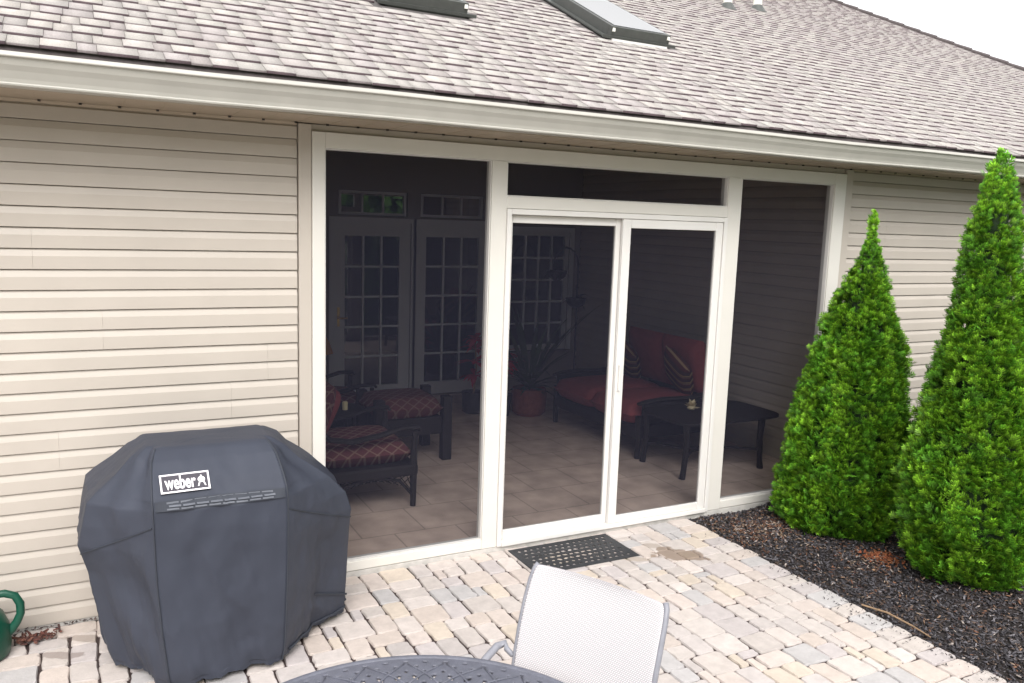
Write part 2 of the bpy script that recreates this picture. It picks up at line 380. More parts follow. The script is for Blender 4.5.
brown = [(.16, .07, .04), (.20, .10, .06), (.11, .05, .035), (.26, .16, .10), (.30, .22, .16), (.34, .29, .26)]
px = np.concatenate([rng.normal(3.15, .22, 900), rng.normal(3.40, .1, 160), rng.uniform(EDGE + .02, 4.5, 1600)]); py = np.concatenate([rng.normal(-.42, .16, 900), rng.normal(-1.22, .08, 160), rng.uniform(-3, -.1, 1600)])
ok = (px > EDGE + .01) & (py < -.05)
struct(chips('brown_needles', 0, None, None, brown, (.008, .028), .010, xy=(px[ok], py[ok])), 'stuff')
px = EDGE - np.abs(rng.normal(0, .08, 520)); py = -.3 - 2.9 * rng.random(520) ** .6
struct(chips('mulch_crumbs', 0, None, None, dark, (.004, .017), .002, xy=(px, py)), 'stuff')
m = MB(); m.tube([(2.80, -1.60, .015), (2.84, -1.74, .022), (2.845, -1.90, .016), (2.83, -2.02, .012)], [.005, .006, .005, .003], 6)
tag(m.build('twig', M['twig']), 'thin straw-coloured twig lying where the mulch meets the pavers', 'twig')
# rusty patch of fallen sprays at the foot of the right hand arborvitae
px = rng.normal(3.47, .055, 260); py = rng.normal(-1.20, .06, 260)
struct(chips('fallen_rusty_sprays', 0, None, None, [(.30, .09, .04), (.24, .07, .03), (.36, .14, .06)], (.01, .03), .012, xy=(px, py)), 'stuff')

# ================================================================== HOUSE
house = thing('house', 'beige vinyl sided house with grey shingle roof and a screened porch built into it', 'house', (0, 0, 0))
S0 = .1016; ZS = 2.64
def siding(x0, x1, z_ref, name, seams=True, y0=0., sgn=1, axis='x', zmax=2.632, zmin=.012, parent=house):
    mb = MB()
    k = math.floor((z_ref - zmin) / S0 + 1e-6)
    rows = []
    z = z_ref - k * S0
    while z < zmax - .02:
        rows.append((z, min(z + S0, zmax))); z += S0
    joints = {}
    for r, (za, zb) in enumerate(rows):
        pair = r // 2
        if pair not in joints:
            L = x1 - x0; joints[pair] = sorted(random.uniform(x0, x1) for _ in range(int(L / 3.2) + (1 if seams else 0))) if seams else []
        xs = [x0] + joints[pair] + [x1]
        for q in range(len(xs) - 1):
            off = .0006 * (q % 2)
            prof = [(0.006, za + .0005), (-.0145 - off, za + .0008), (-.0150 - off, za + .003), (-.0140 - off, za + .064 if zb - za > .07 else zb - .003), (-.0045 - off, zb - .008), (-.003 - off, zb - .0035), (.0045, zb - .0015), (.006, zb - .0005)]
            k0 = len(mb.v)
            x_a = xs[q]
            if axis == 'y': x_a = max(x_a, .12 + (zb - 2.62) / .5)
            if x_a >= xs[q + 1] - .01: continue
            for x in (x_a, xs[q + 1] - .0006):
                for (yy, zz) in prof:
                    mb.v.append((x, y0 + yy, zz) if axis == 'x' else (y0 - yy * -1 * 1 if False else y0 + yy * sgn, x, zz))
            n = len(prof)
            for i in range(n):
                j = (i + 1) % n; mb.f.append((k0 + i, k0 + j, k0 + n + j, k0 + n + i)); mb.c.append(None)
            mb.f.append(tuple(k0 + i for i in range(n))); mb.c.append(None); mb.f.append(tuple(k0 + n + i for i in reversed(range(n)))); mb.c.append(None)
    return mb.build(name, M['siding'], parent)
siding(-7.0, -.080, 2.451, 'siding_wall')
siding(4.262, 11.6, 2.455, 'siding_wall')
# dark J-channel line beside posts and structural wall behind
m = MB(); m.box(-7, 0, .01, .12, -.05, 2.64); m.box(4.19, 11.6, .01, .12, -.05, 2.64); m.box(0, 4.19, .01, .12, 2.603, 2.64)
m.box(-7, -6.9, .12, 15.5, -.05, 2.64); m.box(11.5, 11.6, .12, 15.5, -.05, 2.64); m.box(-6.9, 11.5, 15.4, 15.5, -.05, 2.64)
m.build('wall_core', M['trim_beige'], house)
for a, b in ((-.074, -.004), (4.178, 4.256)):
    m = MB(); m.box(a, b, -.030, .009, .004, 2.636); m.build('corner_post', M['trim_beige'], house, bevel=.003)
m = MB(); m.box(-.003, 4.177, -.012, .009, 2.604, 2.638); m.build('header_trim', M['trim_beige'], house)
# foundation strip
for a, b in ((-7, 0), (4.19, 11.6)): m = MB(); m.box(a, b, -.010, .012, -.08, .011); m.build('foundation', M['concrete'], house)
m = MB(); m.box(-.0, 4.19, -.036, .10, -.08, .028); m.build('sill_curb', M['concrete'], house, bevel=.004)
# soffit: vented planks
m = MB(); x = -7.3
while x < 12.0:
    m.box(x, x + .148, -.405, -.001 if x < -.08 or x > 4.26 else -.001, 2.642, 2.648)
    m.box(x + .148, x + .172, -.405, -.001, 2.6435, 2.650)
    x += .172
m.build('soffit', M['soffit'], house)
m = MB(); m.box(-7.3, 12.05, -.41, .0, 2.651, 2.656)
x = -7.3
while x < 12.0:
    m.box(x + .153, x + .166, -.040, -.028, 2.634, 2.6425); x += .172
m.build('soffit_vents', M['groove'], house)
for a, b in ((-7, -.08), (4.262, 11.6)): m = MB(); m.extrude_x([(-.017, 2.628), (-.030, 2.641), (-.001, 2.641), (-.001, 2.626)], a, b); m.build('soffit_channel', M['soffit'], house)
m = MB(); m.box(-7.3, 12.05, -.43, -.406, 2.636, 2.80); m.build('fascia', M['soffit'], house)
# gutter, K profile
gp_out = [(-.431, 2.640), (-.500, 2.640), (-.509, 2.643), (-.511, 2.649), (-.507, 2.655), (-.511, 2.670), (-.524, 2.700), (-.537, 2.722), (-.545, 2.746), (-.546, 2.750), (-.556, 2.753), (-.557, 2.757), (-.549, 2.774), (-.542, 2.775)]
gp_in = [(-.536, 2.768), (-.536, 2.748), (-.520, 2.706), (-.503, 2.670), (-.498, 2.646), (-.438, 2.646), (-.436, 2.765), (-.431, 2.765)]
m = MB(); n_ = 24; xs = np.linspace(-7.3, 12.0, n_)
prof = gp_out + gp_in; k0 = 0
for i, x in enumerate(xs):
    dz = .003 * math.sin(x * 1.3) + .002 * math.sin(x * 2.9 + 1)
    m.v += [(x, y_ + .002 * math.sin(x * 1.9), z_ + dz) for y_, z_ in prof]
N = len(prof)
for i in range(n_ - 1):
    for a in range(N):
        b = (a + 1) % N; m.f.append((i * N + a, i * N + b, (i + 1) * N + b, (i + 1) * N + a)); m.c.append(None)
m.build('gutter', M['gutter'], house)
m = MB(); m.box(-7.3, 12.0, -.530, -.44, 2.735, 2.738); m.build('gutter_shade_sheet', M['groove'], house)  # dark sheet added inside the gutter, painted shade behind the lip

# ---- roof
RY0, RZ0 = -.505, 2.808; SL = .5; RL = math.hypot(1, SL)
def rp(x, d, h=0):      # x along eave, d up-slope distance, h above the deck
    ux, uy = 1 / RL, SL / RL
    return (x, RY0 + d * ux - h * uy, RZ0 + d * uy + h * ux)
RIDGE_Y = 8.0; DMAX = (RIDGE_Y - RY0) * RL
XR0, XR1 = 12.25, 9.7                     # right hand hip edge at the eave and the ridge
SKY = [(.80, 1.36, 1.75, 2.75), (2.66, 3.20, 1.80, 2.84)]        # x0,x1,d0,d1
def xhip(d): return XR0 + (XR1 - XR0) * d / DMAX
# deck slab with openings
m = MB(); ds = [-.0, 1.75, 1.80, 2.75, 2.84, DMAX]
xs = [-7.3, .80, 1.36, 2.66, 3.20, 9.6]
def hole(xa, xb, da, db):
    return any(xa >= s[0] - 1e-6 and xb <= s[1] + 1e-6 and da >= s[2] - 1e-6 and db <= s[3] + 1e-6 for s in SKY)
for i in range(len(xs) - 1):
    for j in range(len(ds) - 1):
        if hole(xs[i], xs[i + 1], ds[j], ds[j + 1]): continue
        a, b, c, d = xs[i], xs[i + 1], ds[j], ds[j + 1]
        P = [Vector(rp(x, dd, h)) for x in (a, b) for dd in (c, d) for h in (-.04, -.002)]
        k = len(m.v); m.v += [tuple(p) for p in P]
        for f in ((0, 1, 3, 2), (4, 6, 7, 5), (0, 4, 5, 1), (2, 3, 7, 6), (0, 2, 6, 4), (1, 5, 7, 3)): m.f.append(tuple(k + q for q in f)); m.c.append(None)
m.poly([rp(9.6, 0, -.002), rp(XR0 - .03, 0, -.002), rp(9.68, DMAX, -.002), rp(9.6, DMAX, -.002)])
# rear slope and hip end
rz = rp(0, DMAX)[2]
m.poly([(-7.3, RIDGE_Y, rz - .01), (XR1, RIDGE_Y, rz - .01), (XR0, 16.5, 2.80), (-7.3, 16.5, 2.80)])
m.poly([(XR1, RIDGE_Y, rz - .01), (XR0, 16.5, 2.79), (XR0, RY0, 2.79)])
m.poly([(-7.3, RIDGE_Y, rz - .01), (-7.3, 16.5, 2.80), (-7.3, RY0, 2.80)])
deck = m.build('roof', M['deck'], house)
# shingle tabs
TV, TF, TC = [], [], []
EXP = .127; rows = int(DMAX / EXP)
spal = np.array([(.47, .44, .425), (.44, .41, .40), (.485, .45, .43), (.42, .38, .375), (.45, .41, .41), (.475, .45, .43)])
for r in range(rows):
    d0 = r * EXP - .015; d1 = d0 + EXP * 1.12
    xe = xhip(d0); x = -4.2 + rng.uniform(0, .3); hi = rng.random() < .5
    while x < xe:
        w = rng.uniform(.09, .17) if hi else rng.uniform(.06, .15)
        x1 = min(x + w, xe)
        if not any(x1 > s[0] - .04 and x < s[1] + .04 and d1 > s[2] + .0 and d0 < s[3] + .0 for s in SKY):
            t = .0082 if hi else .0046
            dj = rng.normal() * .0025; hz = rng.normal() * .0006
            k = len(TV)
            a = rp(x + .001, d0 + dj, .0045 + t + hz); b = rp(x1 - .001, d0 + dj, .0045 + t + hz); c = rp(x1 - .001, d1, .0012 + (t - .006) * .5); d = rp(x + .001, d1, .0012 + (t - .006) * .5)
            e = rp(x + .001, d0 + dj, -.001); f = rp(x1 - .001, d0 + dj, -.001); g = rp(x1 - .001, d1, -.002); h = rp(x + .001, d1, -.002)
            TV += [a, b, c, d, e, f, g, h]
            TF += [(k, k + 1, k + 2, k + 3), (k + 4, k + 5, k + 1, k), (k + 5, k + 6, k + 2, k + 1), (k + 7, k + 4, k, k + 3)]
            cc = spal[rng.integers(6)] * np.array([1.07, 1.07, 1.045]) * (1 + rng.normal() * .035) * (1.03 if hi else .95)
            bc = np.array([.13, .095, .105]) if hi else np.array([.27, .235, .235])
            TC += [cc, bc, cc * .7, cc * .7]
        x = x1; hi = not hi if rng.random() < .85 else hi
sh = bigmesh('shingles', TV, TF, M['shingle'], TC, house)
# left part beyond the picture: plain courses
m = MB()
for r in range(rows):
    d0 = r * EXP - .03; m.poly([rp(-7.3, d0, .010), rp(-4.0, d0, .010), rp(-4.0, d0 + EXP, .002), rp(-7.3, d0 + EXP, .002)], (.4, .36, .355)); m.poly([rp(-7.3, d0, 0), rp(-4.0, d0, 0), rp(-4.0, d0, .010), rp(-7.3, d0, .010)], (.1, .08, .08))
m.build('shingles', M['shingle'], house)
# drip edge, hip cap
m = MB(); m.extrude_x([(RY0 - .004, 2.775), (RY0 + .004, 2.800), (RY0 + .03, 2.80), (RY0 + .03, 2.76)], -7.3, 12.1); m.build('drip_edge', M['felt'], house)
m = MB()
for q in range(34):
    a = Vector(rp(xhip(DMAX * q / 34), DMAX * q / 34, .012)); b = Vector(rp(xhip(DMAX * (q + 1.15) / 34), DMAX * (q + 1.15) / 34, .006))
    m.tube([a, b], [.045, .036], 6)
m.tube([rp(-7.3, DMAX, 0), rp(XR1, DMAX, 0)], .05, 6)
m.build('hip_cap', M['felt'], house)
# skylights
for (x0, x1, d0, d1) in SKY:
    sk = MB(); H = .105; w = .045
    def rb(xa, xb, da, db, ha, hb, mb=sk):
        P = [Vector(rp(x, dd, h)) for x in (xa, xb) for dd in (da, db) for h in (ha, hb)]
        k = len(mb.v); mb.v += [tuple(p) for p in P]
        for f in ((0, 1, 3, 2), (4, 6, 7, 5), (0, 4, 5, 1), (2, 3, 7, 6), (0, 2, 6, 4), (1, 5, 7, 3)): mb.f.append(tuple(k + q for q in f)); mb.c.append(None)
    rb(x0 - .02, x1 + .02, d0 - .02, d0 + w - .02, -.3, H); rb(x0 - .02, x1 + .02, d1 - w, d1 + .02, -.3, H - .002)
    rb(x0 - .02, x0 + w - .02, d0 + w - .02, d1 - w, -.3, H); rb(x1 - w + .02, x1 + .02, d0 + w - .02, d1 - w, -.3, H)
    frm = sk.build('skylight', M['skyframe'], house, bevel=.004)
    fl = MB(); rb(x0 - .09, x1 + .09, d0 - .03, d0 - .021, .012, .035, fl); rb(x0 - .07, x0 - .021, d0 - .02, d1 + .1, .010, .022, fl); rb(x1 + .021, x1 + .07, d0 - .02, d1 + .1, .010, .022, fl)
    fl.build('flashing', M['skyframe'], frm)
    for hx in (x0 + .0, x1 - .0):
        c = Vector(rp(hx, d0 - .023, H - .03)); s_ = MB(); s_.box(c.x - .012, c.x + .012, c.y - .006, c.y + .006, c.z - .008, c.z + .02); s_.build('clip', M['whitepvc'], frm)
    g = MB(); g.poly([rp(x0 + .015, d0 + .012, H + .004), rp(x1 - .015, d0 + .012, H + .004), rp(x1 - .015, d1 - .02, H + .004), rp(x0 + .015, d1 - .02, H + .004)])
    g.build('pane', M['skyglass'], frm)
# vent pipes
for (vx, vd) in ((5.92, (3.48 - RY0) * RL), (6.66, (3.76 - RY0) * RL)):
    c = rp(vx, vd); p = MB(); p.lathe((c[0], c[1], c[2] - .1), [(.055, 0), (.055, .52), (.045, .52), (.045, .3)], 16); pipe = p.build('vent_pipe', M['whitepvc'], house)
    b_ = MB(); b_.lathe((c[0], c[1], c[2] - .08), [(.13, .03), (.09, .08), (.065, .12), (.058, .13)], 16); b_.build('flashing_boot', M['skyframe'], pipe)

# ---- screened porch: frame and screens
F_ = 'frame'
X1, X2, X3, X4, XR, XO = 1.097, 1.203, 2.982, 3.109, 4.051, 4.173
ZT, ZO, TB = 2.513, 2.600, 2.303
m = MB()
m.box(-.002, .069, -.040, .045, .030, ZO)                # left post
m.box(XR, XO, -.040, .045, .030, ZO)
m.box(.069, XR, -.0395, .045, ZT, ZO)                  # head
m.box(X1, X2, -.039, .045, .030, ZT)
m.box(X3, X4, -.039, .045, .030, ZT)
m.box(X2, X3, -.038, .045, 2.228, TB)                  # transom bar
m.box(.069, X1, -.038, .045, .032, .091); m.box(X4, XR, -.038, .045, .032, .091)
m.build('porch_frame', M[F_], house, bevel=.004)
m = MB()                                               # raised inner beads
for a, b, c, d in ((.069, X1, .091, ZT), (X2, X3, TB, ZT), (X4, XR, .091, ZT)):
    w = .006
    m.box(a + .001, a + w, -.028, .03, c + .001, d - .001); m.box(b - w, b - .001, -.028, .03, c + .001, d - .001); m.box(a + w, b - w, -.028, .03, d - w, d - .001); m.box(a + w, b - w, -.028, .03, c + .001, c + w)
m.build('screen_bead', M['doorframe'], house)
for a, b, c, d in ((.069, X1, .091, ZT), (X2, X3, TB, ZT), (X4, XR, .091, ZT)):
    g = MB(); g.poly([(a + .005, .004, c + .005), (b - .005, .004, c + .005), (b - .005, .004, d - .005), (a + .005, .004, d - .005)]); g.build('screen_panel', M['screen'], house)
# sliding door: outer jamb
m = MB(); m.box(X2 + .001, X2 + .032, -.052, .04, .032, 2.226); m.box(X3 - .032, X3 - .001, -.052, .04, .032, 2.226); m.box(X2 + .032, X3 - .032, -.052, .04, 2.192, 2.226); m.box(X2 + .032, X3 - .032, -.060, .04, .032, .060)
m.build('door_jamb', M['doorframe'], house, bevel=.003)
def slider(xa, xb, y0, y1, wl, wr, name, top, bot):
    q = MB(); q.box(xa, xa + wl, y0, y1, .061, 2.190); q.box(xb - wr, xb, y0, y1, .061, 2.190)
    q.box(xa + wl, xb - wr, y0 + .001, y1, top, 2.190); q.box(xa + wl, xb - wr, y0 + .001, y1, .061, bot)
    o = q.build(name, M['doorframe'], house, bevel=.004)
    g = MB(); ym = (y0 + y1) / 2; g.poly([(xa + wl - .004, ym, bot - .004), (xb - wr + .004, ym, bot - .004), (xb - wr + .004, ym, top + .004), (xa + wl - .004, ym, top + .004)]); g.build('screen', M['screen'], o)
    return o
d1 = slider(X2 + .034, 2.085, -.012, .016, .026, .042, 'sliding_door', 2.140, .125)
d2 = slider(2.078, X3 - .036, -.046, -.018, .066, .062, 'sliding_door', 2.130, .115)
h = MB(); h.box(2.096, 2.112, -.062, -.047, 1.02, 1.20); h.build('door_pull', M['doorframe'], d2, bevel=.003)

# ---- porch interior
PX0, PX1, PY1 = -.0, 4.62, 4.50
m = MB(); m.box(PX0, PX1, .11, PY1, -.08, .022); struct(m.build('porch_floor', M['tile']))
siding(.125, 4.48, 2.451, 'side_wall', axis='y', y0=PX1, sgn=1, zmax=4.6)
siding(.125, 4.48, 2.451, 'side_wall', axis='y', y0=PX0, sgn=-1, zmax=4.6)
for xa_, xb_ in ((PX1 + .01, PX1 + .12), (PX0 - .12, PX0 - .01)):
    m = MB(); yb_ = PY1; k = 0; top = lambda y_: 2.70 + (y_ - .12) * .5
    for x_ in (xa_, xb_): m.v += [(x_, .13, -.05), (x_, yb_, -.05), (x_, yb_, top(yb_)), (x_, .13, top(.13))]
    for f_ in ((0, 1, 2, 3), (7, 6, 5, 4), (0, 4, 5, 1), (1, 5, 6, 2), (2, 6, 7, 3), (3, 7, 4, 0)): m.f.append(f_); m.c.append(None)
    m.build('partition', M['interior_wall'], house)
# back wall with openings (doors, transoms, window)
OP = [(1.36, 2.30, .03, 2.11), (2.36, 3.30, .03, 2.11), (1.42, 2.24, 2.16, 2.44), (2.40, 3.22, 2.16, 2.44), (3.56, 4.48, .50, 2.06)]
xs = sorted({PX0, PX1, *[o[0] for o in OP], *[o[1] for o in OP]}); zs = sorted({.0, 4.9, *[o[2] for o in OP], *[o[3] for o in OP]})
m = MB()
for i in range(len(xs) - 1):
    for j in range(len(zs) - 1):
        cx, cz = (xs[i] + xs[i + 1]) / 2, (zs[j] + zs[j + 1]) / 2
        if any(o[0] < cx < o[1] and o[2] < cz < o[3] for o in OP): continue
        m.box(xs[i], xs[i + 1], PY1, PY1 + .10, zs[j], zs[j + 1])
m.build('back_wall', M['interior_wall'], house)
def glazed(name, x0, x1, z0, z1, stile, rail_b, rail_t, cols, rws, y=PY1 + .02, casing=True):
    q = MB()
    q.box(x0, x0 + stile, y, y + .045, z0, z1); q.box(x1 - stile, x1, y, y + .045, z0, z1); q.box(x0 + stile, x1 - stile, y + .001, y + .045, z0, z0 + rail_b); q.box(x0 + stile, x1 - stile, y + .001, y + .045, z1 - rail_t, z1)
    if casing:
        q.box(x0 - .055, x0 + .004, PY1 - .022, PY1 - .001, z0, z1 + .05); q.box(x1 - .004, x1 + .055, PY1 - .022, PY1 - .001, z0, z1 + .05); q.box(x0 + .004, x1 - .004, PY1 - .021, PY1 - .001, z1 - .004, z1 + .05)
    o = q.build(name, M['french'], house)
    a, b, c, d = x0 + stile, x1 - stile, z0 + rail_b, z1 - rail_t
    u = MB()
    for i in range(1, cols): xx = a + (b - a) * i / cols; u.box(xx - .010, xx + .010, y + .005, y + .040, c, d)
    for j in range(1, rws): zz = c + (d - c) * j / rws; u.box(a, b, y + .007, y + .038, zz - .010, zz + .010)
    if rws > 1: u.build('muntins', M['muntin'], o)
    else:
        for i in range(1, cols): xx = a + (b - a) * i / cols; u = MB(); u.box(xx - .010, xx + .010, y + .005, y + .040, c, d); u.build('muntin', M['french'], o)
    g = MB(); g.poly([(a, y + .022, c), (b, y + .022, c), (b, y + .022, d), (a, y + .022, d)]); g.build('pane', M['pane'] if rws > 1 else M['transom_pane'], o)
    return o
fd = glazed('french_door', 1.37, 2.29, .04, 2.09, .135, .15, .16, 3, 5)
h = MB(); h.tube([(1.43, PY1 + .02, 1.0), (1.43, PY1 - .04, 1.0), (1.52, PY1 - .05, 1.0)], .011, 8); h.box(1.415, 1.445, PY1 + .012, PY1 + .019, .90, 1.12); h.build('handle', M['brass'], fd)
glazed('french_door', 2.37, 3.29, .04, 2.09, .115, .15, .155, 3, 5)
glazed('transom_window', 1.43, 2.23, 2.165, 2.435, .03, .03, .03, 3, 1, casing=False)
glazed('transom_window', 2.41, 3.21, 2.165, 2.435, .03, .03, .03, 3, 1, casing=False)
glazed('window', 3.58, 4.46, .52, 2.04, .06, .07, .06, 4, 5)
# dark room behind the doors
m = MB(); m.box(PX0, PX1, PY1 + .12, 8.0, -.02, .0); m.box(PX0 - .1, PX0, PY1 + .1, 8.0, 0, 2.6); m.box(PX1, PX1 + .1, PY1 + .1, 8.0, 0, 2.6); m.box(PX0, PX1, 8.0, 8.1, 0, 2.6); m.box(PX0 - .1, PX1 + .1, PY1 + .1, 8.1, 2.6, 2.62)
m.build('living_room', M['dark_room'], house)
# sloped ceiling under the rafters with the light wells
m = MB()
def cz(y): return min(2.66 + (y - .12) * SL, 99)
xs = [PX0 - .0, .80, 1.36, 2.66, 3.20, PX1]; ysn = [.12, rp(0, 1.75)[1], rp(0, 2.84)[1], PY1]
for i in range(5):
    for j in range(3):
        if j == 1 and i in (1, 3): continue
        a, b, c, d = xs[i], xs[i + 1], ysn[j], ysn[j + 1]
        m.poly([(a, c, cz(c)), (a, d, cz(d)), (b, d, cz(d)), (b, c, cz(c))])
for i in (1, 3):
    a, b = xs[i], xs[i + 1]; c, d = ysn[1], ysn[2]; hh = .45
    for P in ([(a, c), (b, c)], [(b, c), (b, d)], [(b, d), (a, d)], [(a, d), (a, c)]):
        m.poly([(P[0][0], P[0][1], cz(P[0][1])), (P[1][0], P[1][1], cz(P[1][1])), (P[1][0], P[1][1], rp(0, (P[1][1] - RY0) * RL)[2] + .02), (P[0][0], P[0][1], rp(0, (P[0][1] - RY0) * RL)[2] + .02)])
m.build('porch_ceiling', M['ceiling'], house)

# ================================================================== INTERIOR THINGS
FZ = .022
def box_legs(par, xs_, ys_, z0, z1, w, m_, splay=0):
    for x in xs_:
        for y in ys_:
            q = MB(); q.box(x - w / 2, x + w / 2, y - w / 2, y + w / 2, z0, z1); q.build('leg', m_, par, bevel=.004)
def wicker_chair(name, ox, oy, label, group):
    # faces +x; front legs at x=ox
    t = thing(name, label, 'chair', (ox - .35, oy + .35, FZ), group)
    W = .74; D = .80
    for x, y in ((ox - .03, oy + .03), (ox - .03, oy + W - .03), (ox - D, oy + .03), (ox - D, oy + W - .03)):
        q = MB(); q.tube([(x, y, FZ), (x, y, .36)], [.022, .03], 8); q.build('leg', M['wicker'], t)
    q = MB(); q.box(ox - D, ox, oy, oy + W, .26, .35); q.build('seat_base', M['wicker'], t, bevel=.02)
    q = MB(); cushion(q, ox - D + .08, ox - .03, oy + .035, oy + W - .035, .35, .51, .015, pw=.2); q.build('seat_cushion', M['lattice_cloth'], t, smooth=True)
    q = MB(); mt = Matrix.Translation((ox - D + .12, oy + W / 2, .72)) @ Matrix.Rotation(rad(-72), 4, 'Y'); cushion(q, -.24, .24, -.28, .28, -.05, .05, .02, mt=mt); q.build('back_cushion', M['lattice_cloth'], t, smooth=True)
    q = MB(); q.tube([(ox - D - .02, oy + .03, .38), (ox - D - .08, oy + .03, .92), (ox - D - .09, oy + W / 2, 1.0), (ox - D - .08, oy + W - .03, .92), (ox - D - .02, oy + W - .03, .38)], .03, 8); q.box(ox - D - .07, ox - D - .04, oy + .05, oy + W - .05, .38, .93); q.build('backrest', M['wicker'], t)
    for y in (oy + .03, oy + W - .03):
        q = MB()
        q.tube([(ox - D - .07, y, .86), (ox - D + .02, y, .68), (ox - D + .14, y, .585), (ox - D + .30, y, .555), (ox - .28, y, .585), (ox - .13, y, .625), (ox + .00, y, .625), (ox + .02, y, .60)], [.03, .035, .038, .038, .036, .034, .032, .022], 8, flat=.55)
        q.tube([(ox - .02, y, .60), (ox - .035, y, .30)], [.02, .032], 8)
        q.tube([(ox - .03, y, .10), (ox - .14, y, .23), (ox - .34, y, .27), (ox - .54, y, .23), (ox - .66, y, .10)], .012, 6)
        xa = ox - .68; n_ = 13
        arch = lambda x_: .13 + .12 * max(0, 1 - ((x_ - (ox - .35)) / .33) ** 2)
        for i in range(n_):
            for sg in (1, -1):
                xs_ = [xa + .65 * i / (n_ - 1), xa + .65 * i / (n_ - 1) + sg * .10]
                xe_ = min(max(xs_[1], xa), xa + .65)
                q.tube([(xs_[0], y, .265), (xe_, y, arch(xe_) - .01)], .0035, 4)
        q.build('arm', M['wicker'], t)
    return t
ch = wicker_chair('wicker_armchair', 1.02, .90, 'dark wicker armchair with maroon patterned seat, nearest the left screen', 'wicker armchairs in the porch')
wicker_chair('wicker_armchair', 1.20, 2.48, 'dark wicker armchair standing behind the small table with the candle', 'wicker armchairs in the porch')
q = MB(); mt = Matrix.Translation((.40, 1.33, .70)) @ Matrix.Rotation(rad(-65), 4, 'Y'); cushion(q, -.2, .2, -.2, .2, -.05, .05, .03, mt=mt)
tag(q.build('throw_pillow', M['redcush'], smooth=True), 'plain red throw pillow leaning on the back of the nearest wicker armchair', 'pillow')
t = thing('ottoman', 'dark wicker ottoman with maroon lattice patterned cushion, by the french doors', 'ottoman', (1.38, 2.2, FZ))
box_legs(t, (1.07, 1.69), (1.97, 2.47), FZ, .60, .085, M['wicker'])
q = MB(); q.box(1.11, 1.65, 1.96, 2.48, .26, .42); q.build('seat_base', M['wicker'], t, bevel=.01)
q = MB(); cushion(q, 1.03, 1.65, 1.93, 2.50, .42, .59, .015, pw=.2); q.build('cushion', M['lattice_cloth'], t, smooth=True)
t = thing('side_table', 'small round dark wicker table between the two wicker armchairs', 'table', (.72, 2.08, FZ))
q = MB(); q.lathe((.72, 2.08, 0), [(.24, .50), (.25, .51), (.25, .53), (.24, .535)], 24); q.build('table_top', M['wicker'], t)
for a in (45, 135, 225, 315):
    q = MB(); q.tube([(.72 + .2 * math.cos(rad(a)), 2.08 + .2 * math.sin(rad(a)), FZ), (.72 + .17 * math.cos(rad(a)), 2.08 + .17 * math.sin(rad(a)), .5)], .016, 6); q.build('leg', M['wicker'], t)
q = MB(); q.lathe((.78, 2.0, .536), [(.022, 0), (.024, .06), (.018, .07), (.002, .065)], 12); tag(q.build('candle', M['candle']), 'small cream candle on the round wicker side table', 'candle')
t = thing('table_lamp', 'amber glass lamp half hidden behind the left frame post near the doors', 'lamp', (1.17, 4.05, FZ))
q = MB(); q.lathe((1.10, 4.05, FZ), [(.12, 0), (.12, .02), (.02, .04), (.015, .62), (.015, .7)], 16); q.build('lamp_stem', M['darkpot'], t)
q = MB(); q.lathe((1.10, 4.05, .68), [(.14, 0), (.10, .12), (.05, .20)], 20); q.build('lamp_shade', M['shade'], t)
# loveseat against the right wall, facing -x
t = thing('loveseat', 'wicker loveseat with plain red seat and back cushions along the right wall', 'sofa', (3.85, 2.05, FZ))
y0, y1 = 1.32, 2.84
for x in (3.34, 4.36):
    for y in (y0 + .02, y1 - .02):
        q = MB(); q.tube([(x, y, FZ), (x, y, .42)], [.025, .035], 8); q.build('leg', M['wicker'], t)
q = MB(); q.box(3.31, 4.38, y0 + .02, y1 - .02, .20, .325); q.build('seat_base', M['wicker'], t, bevel=.02)
q = MB(); q.box(4.34, 4.40, y0 + .30, y1 - .30, .3, .90); q.tube([(4.30, y0, .6), (4.34, y0 + .12, .74), (4.36, y0 + .38, .93), (4.38, (y0 + y1) / 2, .97), (4.36, y1 - .38, .93), (4.34, y1 - .12, .74), (4.30, y1, .6)], .032, 8); q.build('backrest', M['wicker'], t)
for (a, b) in ((y0 + .06, 2.075), (2.085, y1 - .06)):
    q = MB(); cushion(q, 3.27, 4.22, a, b, .32, .53, .015, 16, pw=.16); q.build('seat_cushion', M['redcush'], t, smooth=True)
    q = MB(); mt = Matrix.Translation((4.22, (a + b) / 2 + (.06 if a < 2 else -.06), .79)) @ Matrix.Rotation(rad(78), 4, 'Y'); cushion(q, -.28, .28, (a - b) / 2 + .04, (b - a) / 2 - .04, -.08, .08, .03, mt=mt, pw=.25); q.build('back_cushion', M['redcush'], t, smooth=True)
for y in (y0, y1):
    q = MB(); q.tube([(4.32, y, .66), (4.24, y, .62), (4.12, y, .585), (3.9, y, .56), (3.6, y, .57), (3.40, y, .555), (3.31, y, .54)], [.035, .04, .042, .042, .042, .04, .03], 8, flat=.5)
    q.box(3.36, 4.36, y - .014, y + .014, .36, .545); q.build('arm', M['wicker'], t)
for (px_, py_, lab) in ((4.03, 1.66, 'striped brown and gold throw pillow at the near end of the red loveseat'), (4.03, 2.52, 'striped brown and gold throw pillow at the far end of the red loveseat')):
    q = MB(); cushion(q, -.21, .21, -.21, .21, -.05, .05, .03); o = q.build('throw_pillow', M['stripe'], smooth=True)
    o.matrix_world = Matrix.Translation((px_, py_, .735)) @ Matrix.Rotation(rad(28), 4, 'X') @ Matrix.Rotation(rad(62), 4, 'Y'); tag(o, lab, 'pillow', 'striped throw pillows on the loveseat')
